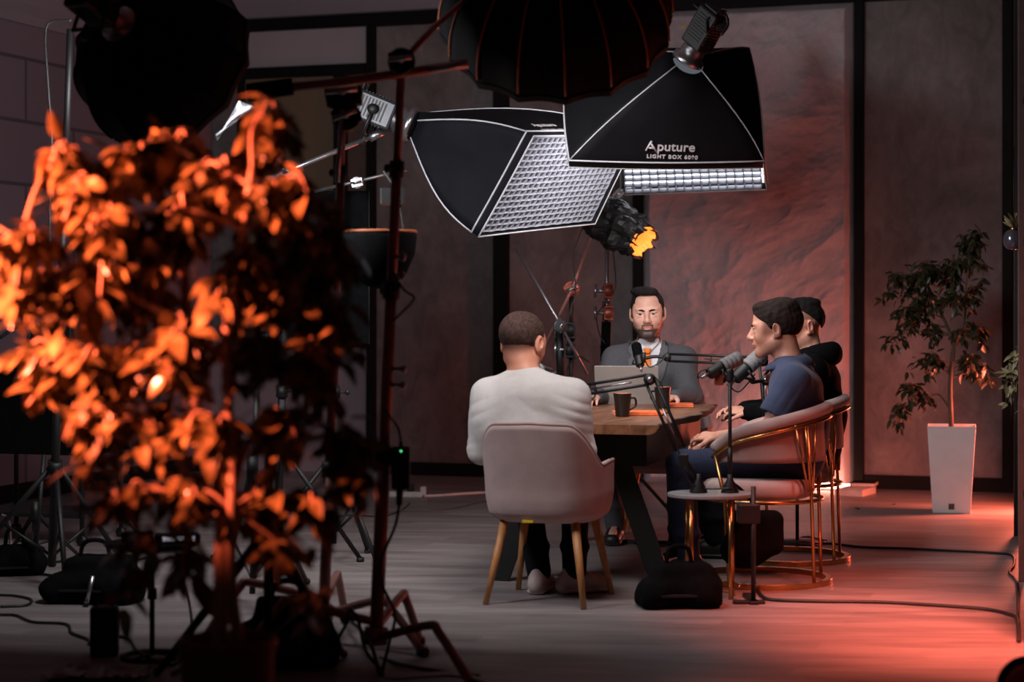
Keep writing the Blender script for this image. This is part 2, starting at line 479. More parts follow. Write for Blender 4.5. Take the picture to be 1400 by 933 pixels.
# left wall with grooved blocks and a cornice
def brick_mat():
    m = bpy.data.materials.new('block_wall'); m.use_nodes = True; t = NT(m)
    tc = t.new('ShaderNodeTexCoord'); sp = t.new('ShaderNodeSeparateXYZ'); t.link(tc.outputs['Object'], sp.inputs[0])
    cb = t.new('ShaderNodeCombineXYZ'); t.link(sp.outputs['Y'], cb.inputs[0]); t.link(sp.outputs['Z'], cb.inputs[1])
    br = t.new('ShaderNodeTexBrick'); t.link(cb.outputs[0], br.inputs['Vector'])
    br.inputs['Color1'].default_value = (*rgb(140, 122, 132), 1); br.inputs['Color2'].default_value = (*rgb(132, 116, 126), 1)
    br.inputs['Mortar'].default_value = (*rgb(96, 84, 92), 1); br.inputs['Scale'].default_value = 1
    br.inputs['Brick Width'].default_value = 1.15; br.inputs['Row Height'].default_value = .43; br.inputs['Mortar Size'].default_value = .012
    t.link(br.outputs['Color'], t.b.inputs['Base Color']); t.b.inputs['Roughness'].default_value = .8
    inv = t.new('ShaderNodeMath', operation='SUBTRACT'); inv.inputs[0].default_value = 1; t.link(br.outputs['Fac'], inv.inputs[1])
    t.bump(inv.outputs[0], .8, .02)
    return m
M['blocks'] = brick_mat()
b = MB(); wall_box(b, ULEFT-.2, ULEFT, 0, ZC, 0, 15.5); struct(b.build('wall_left', M['blocks']))
b = MB()
prof = [(0, 3.24), (.03, 3.24), (.05, 3.30), (.10, 3.36), (.12, 3.46), (.10, 3.50), (0, 3.50)]
rows = [[wall(ULEFT+dx, z, v) for dx, z in prof] for v in (0, 15.5)]
b.grid(rows, False); struct(b.build('trim_cornice', M['wall_paint']))
trim(ULEFT, ULEFT+.03, 0, .12, .05, 15.4)
# right wall: partition edge running back to front
RW = flr(1384, 733)
def rloc(p): d = p-W0; return d.dot(WU), d.dot(WN)
ur, vr = rloc(RW)
b = MB(); wall_box(b, 3.6, 3.8, 0, ZC, 0, 15.5); struct(b.build('wall_right', M['concrete']))

# =================================================================== LED strip, books, cables by the wall
t = thing('light_strip', 'glowing pinkish white light bar lying on the floor under the relief wall', 'light strip', wall(UD-.75, 0, .14))
b = MB(); wall_box(b, UD-.95, UD-.02, 0.0, .012, .19, .25); b.build('housing', M['white_plastic'], t, True)
b = MB(); b.tube([wall(UD-.93, .028, .22), wall(UD-.04, .028, .22)], .017, 12); b.build('tube', M['led_glow'], t, True)
def book(px, py, w, dd, h, rz, label, m, z=0, edge=None):
    o = flr(px, py); t = thing('book', label, 'book', (o.x, o.y, z), rz)
    b = MB(); b.box((0, 0, h/2), (w-.006, dd-.006, h-.006)); b.build('pages', M['paper'], t)
    b = MB(); b.box((0, 0, .0015), (w, dd, .003)); b.box((0, 0, h-.0015), (w, dd, .003)); b.box((-w/2, 0, h/2), (.003, dd, h)); b.build('cover', m, t)
    return t
book(1170, 676, .20, .30, .045, -.5, 'pale thick book lying on the floor below the steel post, lower of the two', M['paper'])
book(1182, 673, .17, .22, .028, -.3, 'thin dark covered book lying on top of the pale thick book', M['trouser'], .045)

# =================================================================== table
TPHI = 14.3
TU = Vector((math.cos(math.radians(TPHI)), -math.sin(math.radians(TPHI)), 0)); TV = Vector((-TU.y, TU.x, 0))
TZ = .77
NR = Vector((.663*.77/.76+.012, 8.89, 0)); TL_, TW_ = 2.02, .86
T0 = NR-TU*TW_/2
t_tab = thing('live_edge_table', 'live edge walnut meeting table with crossed black metal legs', 'table', T0+TV*TL_/2, -math.radians(TPHI))
def wood_top():
    m = bpy.data.materials.new('walnut'); m.use_nodes = True; t = NT(m)
    v = t.coords((5, .7, 5)); n = t.noise(v, 2.5, 7, .6, 1.4)
    t.link(t.ramp(n, [(.25, rgb(70, 42, 28)), (.5, rgb(128, 84, 58)), (.75, rgb(160, 112, 82))]), t.b.inputs['Base Color'])
    t.b.inputs['Roughness'].default_value = .38; t.bump(n, .1, .003); return m
M['walnut'] = wood_top()
M['bark_edge'] = mat('bark_edge', rgb(74, 58, 50), .75, 0, .35, 12, .6, 50)
# outline in table coordinates, the long sides wander like the edge of a tree
def tside(y, s): return TW_/2+s*0+(.018*math.sin(y*4.1+s)+.012*math.sin(y*9.7+2*s)+.010*math.sin(y*17+s))
b = MB(); ny = 60; TH = .045
def trow(z, inset):
    r = []
    for i in range(ny+1):
        y = -TL_/2+TL_*i/ny; r.append(Vector((tside(y, 1)-inset, y, z)))
    for i in range(ny+1):
        y = TL_/2-TL_*i/ny; r.append(Vector((-tside(y, 2)+inset, y, z)))
    return r
rows = [trow(TZ-TH, .05), trow(TZ-TH+.008, .022), trow(TZ-.014, .004), trow(TZ-.004, .0), trow(TZ, .010)]
m_ = len(rows[0])
b.grid(rows, False, True)
b.f += [tuple(range(4*m_, 5*m_)), tuple(reversed(range(m_)))]; b.sm += [False, False]
o = b.build('tabletop', [M['walnut'], M['bark_edge']], t_tab)
for p in o.data.polygons:
    if abs(p.normal.x) > .35: p.material_index = 1
def crossleg(y):
    b = MB()
    for s in (-1, 1):
        a = Vector((s*.40, y, .02)); c = Vector((-s*.10, y, TZ-TH-.02))
        mid = (a+c)/2; dr = (c-a); R = frame(dr.normalized(), (0, 1, 0))
        b.box(mid, (.022, dr.length+.02, .09), Matrix((R.col[2], R.col[1], R.col[0])).transposed())
    return b
for y in (-TL_/2+.22, TL_/2-.22):
    for s in (-1, 1):
        b = MB(); a = Vector((s*.385, y+s*.012, .03)); c = Vector((-s*.12*0+s*.16, y+s*.012, TZ-TH-.06))
        dr = c-a; d = dr.normalized(); e = Vector((0, 1, 0)); f = d.cross(e)
        b.box((a+c)/2, (.10, .022, dr.length+.06), Matrix((f, e, d)).transposed()); b.build('leg', M['black_metal'], t_tab, bevel=.003)
    b = MB(); b.box((0, y, TZ-TH-.045), (.62, .10, .09)); b.build('crossbar', M['black_metal'], t_tab, bevel=.004)
    b = MB(); b.box((0, y, .012), (.30, .03, .02)); b.build('foot_bar', M['black_metal'], t_tab, bevel=.003)
b = MB(); b.box((0, 0, TZ-TH-.082), (.66, TL_-.36, .155)); b.build('frame', M['black_metal'], t_tab, bevel=.004)
def tab(x, y, z=0): return t_tab.location+TU*x+TV*y+Vector((0, 0, TZ+.001+z))
def tab_px(px, py):
    d = FPX*(CAMH-TZ)/(py-HOR); return Vector(((px-700)*d/FPX, d, TZ+.001))

# things on the table
lp = (tab_px(812, 552.5)+tab_px(903, 552.5))/2; 
t = thing('laptop', 'open silver laptop seen from behind, in front of the man in the grey suit', 'laptop', lp, math.radians(-TPHI+5))
b = MB(); b.box((0, .12, .0085), (.36, .245, .014)); b.build('base', M['laptop'], t, bevel=.004)
b = MB(); R = Matrix.Rotation(math.radians(14), 3, 'X'); b.box((0, -.026, .105), (.36, .006, .225), R); b.build('lid', M['laptop'], t, bevel=.003)
b = MB()
for r in range(5):
    for c in range(13): b.box((-.15+c*.025, .06+r*.02, .0165), (.02, .016, .003))
b.build('keyboard', M['black_plastic'], t)
def mug(px, py, label, hand=0.0):
    t = thing('mug', label, 'mug', tab_px(px, py), hand, 'black mugs on the table')
    b = MB(); b.lathe([(0, 0), (.031, 0), (.034, .004), (.045, .112), (.0455, .115), (.043, .115), (.041, .110), (.031, .008), (0, .007)]); b.build('cup', M['mug_black'], t)
    b = MB(); b.lathe([(.0425, .1155), (.0412, .109), (.034, .03), (.0, .028)]); b.build('inner_glaze', M['mug_inside'], t)
    b = MB(); b.tube(path([(.040, 0, .092), (.066, 0, .088), (.068, 0, .052), (.036, 0, .032)], 6), .0055, 8); b.build('handle', M['mug_black'], t)
    return t
mug(851, 570, 'black mug with orange inside, on the near end of the table', .25)
mug(906, 559, 'black mug behind the hinge of the microphone arm, beside the laptop', 2.6)
mug(797, 556, 'black mug half hidden behind the shoulder of the man in the pale sweater', .3)
def notebook(px, py, w, dd, rz, label):
    t = thing('notebook', label, 'notebook', tab_px(px, py), rz)
    b = MB(); b.box((0, 0, .009), (w-.004, dd-.004, .013)); b.build('pages', M['paper'], t)
    b = MB(); b.box((0, 0, .0012), (w, dd, .0024)); b.box((0, 0, .0172), (w, dd, .0024)); b.box((0, -dd/2, .009), (w, .0024, .017)); b.build('cover', M['orange_book'], t, bevel=.001)
    b = MB(); b.tube([(w*.3, -dd/2-.012, .012), (w*.3, dd/2, .0195)], .002, 6); b.build('ribbon', M['orange_book'], t)
notebook(872, 567.5, .25, .17, .03, 'orange notebook lying behind the near black mug')
notebook(926, 556.5, .17, .17, -.05, 'orange notebook near the right edge, by the hand of the man in the suit')

# =================================================================== chairs
def armchair(loc, phi, label, group=None):
    t = thing('armchair', label, 'chair', loc, -math.radians(phi), group)
    # shell: theta measured from straight back
    def top(th):
        a = abs(th)
        if a < .60: return .80-.010*a
        if a < 1.32:
            q = (a-.60)/.72; q = q*q*(3-2*q); return .794-.185*q
        return .609+.012*math.sin((a-1.32)*3)
    def pt(th, t_, off):
        zb = .385; z = zb+(top(th)-zb)*t_
        w = .275; d_ = .255; n = 3.0
        c, s = math.cos(th), math.sin(th)
        r = (abs(s/w)**n+abs(c/d_)**n)**(-1/n)
        flare = .90+.10*min(1, ((z-zb)/.10))**.5+.03*max(0, (z-.55)/.25)
        if abs(th) > 1.57: c_ext = c
        p = Vector((s*(r*flare-off), -c*(r*flare-off), z))
        p.y -= max(0, z-.5)*.16*(1 if abs(th) < 1.2 else max(0, 1-(abs(th)-1.2)*2))
        return p
    thm = 2.15; nt, nz = 64, 18
    b = MB(); cols = []
    for i in range(nt+1):
        th = -thm+2*thm*i/nt
        loop = [pt(th, j/nz, 0) for j in range(nz+1)]
        tp = pt(th, 1, .022); loop.append(tp+Vector((0, 0, .010)))
        loop += [pt(th, 1-j/nz, .045) for j in range(nz+1)]
        cols.append(loop)
    b.grid(cols, True, True)
    k = len(cols[0]); b.f += [tuple(range(k)), tuple(reversed(range(nt*k, nt*k+k)))]; b.sm += [False, False]
    b.build('backrest', M['cushion'], t)
    b = MB(); b.tube([pt(-thm+2*thm*i/nt, 1, .006)+Vector((0, 0, .007)) for i in range(nt+1)], .0075, 8); b.build('piping', M['velvet_pink'], t)
    s = Solid(.010); s.box((0, .045, .435), (.44, .46, .10), .045); v, f = s.mesh(); solid_obj('seat', v, f, M['cushion'], t)
    b = MB()
    rr = []
    for z, k in ((.362, .55), (.364, .78), (.386, .905)):
        rr.append([Vector((math.sin(a)*.275*k*abs(math.sin(a)**3)**0*(abs(math.sin(a))**3+abs(math.cos(a))**3)**(-1/3), -math.cos(a)*.255*k*(abs(math.sin(a))**3+abs(math.cos(a))**3)**(-1/3), z)) for a in [2*PI*i/40 for i in range(40)]])
    b.grid(rr, True, True); b.f.append(tuple(range(40))); b.sm.append(False); b.build('underside', M['cushion'], t)
    for sx in (-1, 1):
        for sy in (-1, 1):
            b = MB(); b.tube([(sx*.16, sy*.15, .38), (sx*.225, sy*.235, 0)], [.021, .0125], 14); b.build('leg', M['leg_wood'], t)
    return t
c1 = armchair((.170, 8.70, 0), 18, 'dusty pink armchair with tapered wooden legs, under the man in the pale sweater')
b = MB(); b.box((-.03, -.235, .374), (.05, .006, .012)); b.build('label_tag', M['yellow_tag'], c1)
c2 = armchair((.88, 11.22, 0), 188, 'pink armchair at the far table end, mostly hidden behind the man in the suit')

def barrel(loc, phi, label):
    t = thing('barrel_chair', label, 'chair', loc, -math.radians(phi), 'gold ring base chairs on the right of the table')
    def zr(th): a = abs(th)/2.25; return .835-.15*a**1.5 if a < .8 else .835-.15*a**1.5-.25*(a-.8)**1.6*2
    def P(th, z, r=.31): return Vector((math.sin(th)*r, -math.cos(th)*r*1.02, z))
    T = 2.25; n = 60; ths = [-T+2*T*i/n for i in range(n+1)]
    b = MB(); b.tube([P(th, zr(th), .30) for th in ths], .030, 12); b.build('armrest', M['cushion'], t)
    b = MB(); b.tube([P(th, zr(th)-.040, .318) for th in ths], .010, 8); b.build('rail', M['gold'], t)
    b = MB(); rows = []
    for th in ths:
        z1 = zr(th)-.03; z0 = min(.585, z1-.04)
        rows.append([P(th, z0+(z1-z0)*j/6, .292) for j in range(7)]+[P(th, z1+(z0-z1)*j/6, .268) for j in range(7)])
    b.grid(rows, True, True); k = 14; b.f += [tuple(range(k)), tuple(reversed(range(n*k, n*k+k)))]; b.sm += [False]*2
    b.build('backrest', M['velvet_pink'], t)
    s = Solid(.010); s.ecap((0, .02, .452), (0, .021, .4525), (.285, .05), (.285, .05), (1, 0, 0)); s.p = []
    s.box((0, .02, .452), (.55, .54, .095), .046); s.p[-1] = s.p[-1]
    def rnd(v):
        v = v.copy(); x = v[:, 0]; y = v[:, 1]-.02; r = np.maximum(np.hypot(x, y), 1e-6); q = np.maximum(abs(x), abs(y)); kk = q/r
        kk = kk*.75+.25*1.0*np.minimum(1, .27/np.maximum(q, 1e-6))*kk+.0
        v[:, 0] = x*np.where(q > 1e-5, (q/r)**.85, 1); v[:, 1] = y*np.where(q > 1e-5, (q/r)**.85, 1)+.02; return v
    v, f = s.mesh(rnd); solid_obj('seat', v, f, M['cushion'], t)
    b = MB(); prof = [(.335, 0), (.335, .026), (.300, .026), (.300, 0), (.335, 0)]; b.lathe(prof, n=72, sm=False); b.build('base_ring', M['gold'], t, bevel=.002)
    for s_ in (-1, 1):
        b = MB(); b.tube([P(s_*2.2, zr(2.2)-.04, .318), P(s_*2.05, .40, .30), P(s_*1.95, .02, .318)], .0095, 8); b.build('leg', M['gold'], t)
        b = MB(); b.tube([P(s_*.75, zr(.75)-.04, .318), P(s_*.66, .45, .312), P(s_*.62, .02, .318)], .0085, 8); b.build('leg', M['gold'], t)
        for q in (-.16, .05, .22):
            b = MB(); b.tube([P(s_*(.75+q), zr(.75)-.04, .320), P(s_*(.67+q*.25), .45, .316)], .0055, 6); b.build('spoke', M['gold'], t)
        b = MB(); b.box(P(s_*1.2, zr(1.2)-.040, .318), (.035, .010, .020), Matrix.Rotation(s_*1.2, 3, 'Z')); b.build('rail_bracket', M['gold'], t)
    b = MB(); b.tube([P(th, .40, .28) for th in [2*PI*i/48 for i in range(48)]], .010, 8, closed=True); b.build('seat_frame', M['gold'], t)
    return t
barrel((1.20, 9.30, 0), -76, 'nearer barrel chair with gold ring base, under the man in the blue polo shirt')
barrel((1.43, 10.12, 0), -76, 'farther barrel chair with gold ring base, under the man in the black hoodie')

M['stone_top'] = mat('stone_top', (.26, .25, .255), .35)
# =================================================================== side table by the gold chair
ST = Vector((.90, 8.80, 0)); SZ = .47
t = thing('side_table', 'small side table with pale top and gold legs carrying microphone stands', 'side table', ST)
b = MB(); b.lathe([(0, SZ-.018), (.185, SZ-.018), (.19, SZ-.014), (.19, SZ-.003), (.186, SZ), (0, SZ)], n=40, sm=False)
b.v = [Vector((p.x*1.03, p.y*.85, p.z)) for p in b.v]; b.build('tabletop', M['stone_top'], t)
for a in (2.4, 3.9, 5.4, .6):
    b = MB(); b.tube([(.13*math.cos(a), .13*math.sin(a), SZ-.018), (.13*math.cos(a), .13*math.sin(a), .0)], .012, 10); b.build('leg', M['gold'], t)
b = MB(); b.tube([(.13*math.cos(q), .13*math.sin(q), .05) for q in [2*PI*i/32 for i in range(32)]], .006, 6, closed=True); b.build('brace_ring', M['gold'], t)

# =================================================================== people
def skin_mat(name, base, lip, stub):
    m = bpy.data.materials.new(name); m.use_nodes = True; t = NT(m)
    n = t.noise(t.coords(), 40, 4)
    c = t.ramp(n, [(.3, tuple(x*.92 for x in base)), (.7, tuple(min(1, x*1.06) for x in base))])
    for nm, col in (('stubble', stub), ('lips', lip)):
        a = t.new('ShaderNodeAttribute'); a.attribute_name = nm
        c = t.mix(a.outputs['Fac'], c, col)
    t.link(c, t.b.inputs['Base Color']); t.b.inputs['Roughness'].default_value = .5
    t.b.inputs['Subsurface Weight'].default_value = .06; t.b.inputs['Subsurface Radius'].default_value = (.012, .004, .002)
    return m
def hair_mat(name, base, k=.55):
    base = tuple(x*k for x in base); return mat(name, base, .85, 0, .5, 90, .8, 260, (1, .35, .6), spec=.2)
EYE_W = mat('eye_white', (.62, .58, .56), .25); EYE_I = mat('eye_iris', (.02, .015, .012), .2)

def RM(yaw=0, pitch=0, roll=0):              # yaw > 0 turns the head to the person's left, pitch > 0 looks up
    return Matrix.Rotation(math.radians(yaw), 3, 'Z') @ Matrix.Rotation(math.radians(pitch), 3, 'X') @ Matrix.Rotation(math.radians(roll), 3, 'Y')
def head_prims(S, c, R, k_, neck, jaw=1.0, chin=1.0):
    c = Vector(c)
    def P(x, y, z): return tuple(c+R @ (Vector((x, y, z))*k_))
    def E(p, r, k=.015, sub=False, RR=None): S.ell(P(*p), [q*k_ for q in r], (R @ RR) if RR else R, k*k_, sub)
    def C(a, b, ra, rb, k=.015, sub=False): S.cap(P(*a), P(*b), ra*k_, rb*k_, k*k_, sub)
    E((0, -.020, .036), (.077, .098, .082)); E((0, .012, .050), (.070, .078, .066), .02)
    E((0, .030, -.022), (.063*jaw, .066, .080), .03)
    for s in (-1, 1):
        C((s*.050*jaw, .000, -.058), (s*.020, .062, -.097), .024, .018, .03)
        E((s*.040, .058, -.028), (.024, .026, .026), .02)
        E((s*.030, .082, .026), (.026, .012, .009), .012)
        E((s*.050, .05, .01), (.020, .024, .03), .02)
    C((-.012, .074, -.100), (.012, .074, -.100), .018*chin, .018*chin, .025)
    for s in (-1, 1): E((s*.032, .098, .004), (.019, .016, .0115), .012, True)
    C((0, .086, .022), (0, .111, -.026), .0075, .0115, .012)
    E((0, .1085, -.0315), (.0120, .0115, .0105), .010)
    for s in (-1, 1):
        E((s*.0125, .100, -.035), (.0080, .0105, .0080), .006)
        E((s*.032, .0825, .0110), (.0180, .0135, .0072), .004)     # upper lid
        E((s*.032, .0800, -.0060), (.0170, .0125, .0062), .004)    # lower lid
    E((0, .086, -.060), (.026, .015, .013), .015)
    E((0, .0965, -.0605), (.0215, .0095, .0048), .004); E((0, .0955, -.0715), (.0185, .0095, .0058), .004)
    E((0, .104, -.0660), (.022, .006, .0016), .002, True)
    for s in (-1, 1):
        RR = Matrix.Rotation(s*-.42, 3, 'Z') @ Matrix.Rotation(-.15, 3, 'X')
        E((s*.081, -.012, -.004), (.0070, .0205, .0330), .006, False, RR)
        E((s*.086, -.008, .002), (.0060, .0110, .0190), .004, True, RR)
        E((s*.076, -.002, -.030), (.006, .009, .010), .006)
    S.ecap(P(0, -.028, -.045), neck, (.056*k_, .060*k_), (.062, .062), (1, 0, 0), .03)
    return P
def hand_prims(S, w, d, n, curl, s, k_=1.0, spread=1.0):
    """w wrist, d pointing direction, n palm normal, s = +1 when the thumb leaves towards d x n"""
    w = Vector(w); d = Vector(d).normalized(); n = Vector(n); n = (n-d*n.dot(d)).normalized(); x = d.cross(n)*s
    S.ecap(w-d*.02, w+d*.085*k_, (.028*k_, .019*k_), (.040*k_, .0145*k_), x, .012)
    for i, (L, off) in enumerate(((.070, 0), (.079, .004), (.073, .001), (.058, -.008))):
        b = w+d*(.082+off)*k_+x*(.030-.020*i)*k_
        p = b; a = curl*.35; ang = (1.5-i)*.07*spread
        for j, q in enumerate((.44, .31, .25)):
            dd = (d*math.cos(a)+n*math.sin(a)).normalized()
            dd = (dd+x*math.sin(ang)).normalized()
            e = p+dd*L*q*k_*1.05
            S.cap(p, e, (.0090-.0009*j)*k_, (.0083-.0009*j)*k_, .004); p = e; a += curl
    p = w+d*.022*k_+x*.024*k_
    for j, (q, r) in enumerate(((.040, .0125), (.034, .0105), (.026, .0092))):
        dd = (d*(.70+.12*j)+x*(.62-.22*j)+n*(.25+.1*j)).normalized()
        e = p+dd*q*k_; S.cap(p, e, r*k_, (r-.001)*k_, .007); p = e
def mirror(P): return P
def person(label, loc, phi, J, mats, hair, hscale=1.0, beard=0, jaw=1.0, buzz=0.0, temple=0.0, top='sweater', shoe='sneaker'):
    t = thing('person', label, 'person', loc, -math.radians(phi))
    V = Vector
    HR = J['headR']; hc = V(J['head']); nb = V(J['neck'])
    S = Solid(.0046)
    pel, wai, che = V(J['pelvis']), V(J['waist']), V(J['chest'])
    S.ecap(pel, wai, (.150, .105), (.130, .090), (1, 0, 0), .05); S.ecap(wai, che, (.13, .09), (.150, .095), (1, 0, 0), .05)
    S.ecap(che, nb-V((0, 0, .02)), (.13, .08), (.075, .062), (1, 0, 0), .05)
    for s in ('L', 'R'):
        sg = -1 if s == 'L' else 1
        sh, el, wr, hd = V(J['sh'+s]), V(J['el'+s]), V(J['wr'+s]), V(J['hd'+s])
        S.cap(nb+V((sg*.03, 0, -.03)), sh, .040, .050, .05)
        S.cap(sh, el, .048, .036, .03); S.cap(el, wr, .038, .026, .03)
        hand_prims(S, wr, hd, J.get('pn'+s, (0, 0, -1)), J.get('curl'+s, .35), J.get('th'+s, 1), J.get('hk', 1.0))
        hip, kn, an = V(J['hip'+s]), V(J['kn'+s]), V(J['an'+s])
        S.cap(hip, kn, .078, .050, .05); S.cap(kn, an, .050, .034, .03)
        fd = V(J.get('ft'+s, (0, 1, 0))); S.cap(an-V((0, 0, .02)), an+fd*.13-V((0, 0, .045)), .034, .024, .02)
    P = head_prims(S, hc, HR, hscale, nb, jaw)
    v, f = S.mesh()
    body = solid_obj('body', v, f, mats['skin'], t, smooth=1)
    # where lips and stubble are
    q = (v-np.array(hc)) @ np.array(HR)/hscale
    x, y, z = q[:, 0], q[:, 1], q[:, 2]
    def sm(a, lo, hi): return np.clip((a-lo)/(hi-lo), 0, 1)
    lips = sm(.024-np.abs(x), 0, .004)*sm(.0095-np.abs(z+.066), 0, .003)*sm(y, .085, .090)
    jawl = -.064+.55*np.clip(.055-y, 0, .07)
    bd = sm(jawl-z, -.002, .010)*sm(y, -.035, -.015)*sm(z, -.150, -.125)
    mou = sm(.031-np.abs(x), 0, .006)*sm(-.0475-z, -.002, .003)*sm(y, .07, .08)*sm(z+.13, 0, .004)
    bz = sm(z-(-.060+.60*(y+.085)), -.012, .030)*sm(.045-y, 0, .02)*sm(np.abs(x), -1, 0)*buzz
    bz = bz*np.where((np.abs(x) > .071) & (y > -.04) & (z < .03), 0, 1)
    st = np.clip(np.maximum(bd, mou)*beard*(1-lips), 0, 1); st = np.maximum(st, bz); tp = sm(np.abs(x), .046, .060)*sm(z, -.035, -.012)*sm(.058-y, 0, .018)*sm(np.abs(x)*-1+.082, -.001, .001)*temple; st = np.maximum(st, tp)
    near = (np.abs(x) < .2) & (np.abs(y) < .2) & (np.abs(z) < .2)
    for nm, arr in (('lips', lips*near*.8), ('stubble', st*near)):
        a = body.data.attributes.new(nm, 'FLOAT', 'POINT'); a.data.foreach_set('value', arr.astype(np.float32))
    # eyes and brows
    for s in (-1, 1):
        mb = MB(); mb.ball((0, 0, 0), .0128*hscale, 20); c0 = V(P(s*.032, .0790, .0030))
        g = HR @ V((J.get('gaze', 0), 1, -.05)).normalized()
        mb.v = [c0+p for p in mb.v]; o = mb.build('eye', [EYE_W, EYE_I], t)
        for p in o.data.polygons:
            if (V(p.center)-c0).normalized().dot(g) > .86: p.material_index = 1
        mb = MB(); mb.tube([P(s*.011, .0945, .0165), P(s*.026, .0955, .0215), P(s*.043, .0855, .0225), P(s*.053, .073, .0170)], [.0034*hscale, .0046*hscale, .0040*hscale, .002*hscale], 8)
        mb.build('eyebrow', mats['hair'], t)
    hair(t, hc, HR, hscale, P, mats)
    # trousers
    S = Solid(.0075)
    S.ecap(pel+V((0, 0, .0)), wai+V((0, 0, .02)), (.172, .128), (.150, .108), (1, 0, 0), .05)
    for s in 'LR':
        hip, kn, an = V(J['hip'+s]), V(J['kn'+s]), V(J['an'+s])
        S.cap(hip, kn, .094, .068, .05); S.cap(kn, an+V((0, 0, .0)), .070, .056, .03)
        m_ = kn+(an-kn)*.75; S.ell(m_, (.066, .066, .02), None, .03)
        S.plane(an+V((0, 0, .005)), (0, 0, -1)) if False else None
    v, f = S.mesh(); solid_obj('trousers', v, f, mats['pants'], t)
    for s in 'LR':
        an = V(J['an'+s]); fd = V(J.get('ft'+s, (0, 1, 0))).normalized()
        S = Solid(.006); b0 = V((an.x, an.y, 0))
        S.ecap(b0-fd*.055+V((0, 0, .045)), b0+fd*.15+V((0, 0, .035)), (.038, .042), (.046, .030), fd.cross(V((0, 0, 1))), .02)
        S.ecap(b0-fd*.01+V((0, 0, .06)), b0-fd*.012+V((0, 0, .10)), (.042, .050), (.040, .046), fd.cross(V((0, 0, 1))), .03)
        S.ell(b0+fd*.06+V((0, 0, .06)), (.036, .036, .030), None, .04)
        S.plane(b0+V((0, 0, .012)), (0, 0, -1)); v, f = S.mesh(); sh = solid_obj('shoe', v, f, mats['shoe'], t)
        S = Solid(.006); S.ecap(b0-fd*.058+V((0, 0, .016)), b0+fd*.155+V((0, 0, .016)), (.044, .016), (.049, .016), fd.cross(V((0, 0, 1))), .01)
        v, f = S.mesh(); solid_obj('sole', v, f, mats['sole'], sh)
    return t, P

def wrinkle(amp, seed, freq=14, fold=()):
    def w(v):
        n = np.zeros(len(v)); rng = np.random.RandomState(seed)
        for i in range(7):
            k = rng.randn(3); k /= np.linalg.norm(k); fr = freq*(.6+1.3*rng.rand()); ph = rng.rand()*6.28
            k2 = rng.randn(3); n += np.sin(v @ k*fr*1.0+ph+1.3*np.sin(v @ k2*fr*.35+ph))/4
        c = v.mean(0); d = v-c; d[:, 2] = 0; L = np.linalg.norm(d, axis=1, keepdims=True)+1e-6
        disp = (n*amp)[:, None]*d/L
        for (p, k, fr, a, rad) in fold:       # radiating folds about a point
            p = np.array(p); k = np.array(k, float); k /= np.linalg.norm(k); r = np.linalg.norm(v-p, axis=1)
            disp += (np.exp(-(r/rad)**2)*np.abs(np.sin((v-p) @ k*fr+n*1.2))*a)[:, None]*d/L
        return v+disp
    return w
def garment(name, t, J, m, g=.014, neckz=None, sleeve=1.0, warp=None, h=.006, belly=.02, hem=None, cuffs=True, trap=0):
    V = Vector; S = Solid(h)
    pel, wai, che, nb = V(J['pelvis']), V(J['waist']), V(J['chest']), V(J['neck'])
    S.ecap(pel+V((0, 0, .02)), wai, (.162+g, .118+g+belly*.5), (.148+g, .104+g+belly*.6), (1, 0, 0), .05)
    S.ecap(wai, che, (.148+g, .104+g+belly*.6), (.165+g, .103+g), (1, 0, 0), .06)
    S.ecap(che, nb-V((0, 0, .045)), (.15+g, .095+g), (.078+g, .064+g), (1, 0, 0), .06)
    for s in 'LR':
        sg = -1 if s == 'L' else 1
        sh, el, wr = V(J['sh'+s]), V(J['el'+s]), V(J['wr'+s])
        S.cap(nb+V((sg*.035, 0, -.045)), sh, .046+g*.6+trap, .054+g, .06)
        S.ell((sh+che)/2+V((0, 0, -.02)), (.09+g, .085+g, .09), None, .05)
        if sleeve >= 1:
            S.cap(sh, el, .056+g, .045+g, .035); S.cap(el, wr-(wr-el).normalized()*.012, .047+g, .033+g*.6, .03)
            if cuffs: a = wr-(wr-el).normalized()*.05; S.cap(a, a+(wr-el).normalized()*.04, .036+g*.6, .034+g*.5, .012)
        else:
            e = sh+(el-sh)*sleeve; S.cap(sh, e, .058+g, .056+g*1.3, .035)
    if sleeve < 1:
        for s in 'LR':
            sh, el = V(J['sh'+s]), V(J['el'+s]); d = (el-sh).normalized(); e = sh+(el-sh)*sleeve
            S.ecap(e+d*.008+d*.06, e+d*.14, (.09, .09), (.09, .09), (1, 0, 0) if abs(d.x) < .9 else (0, 1, 0), .004, True)
    return S, (lambda nm=name: None)

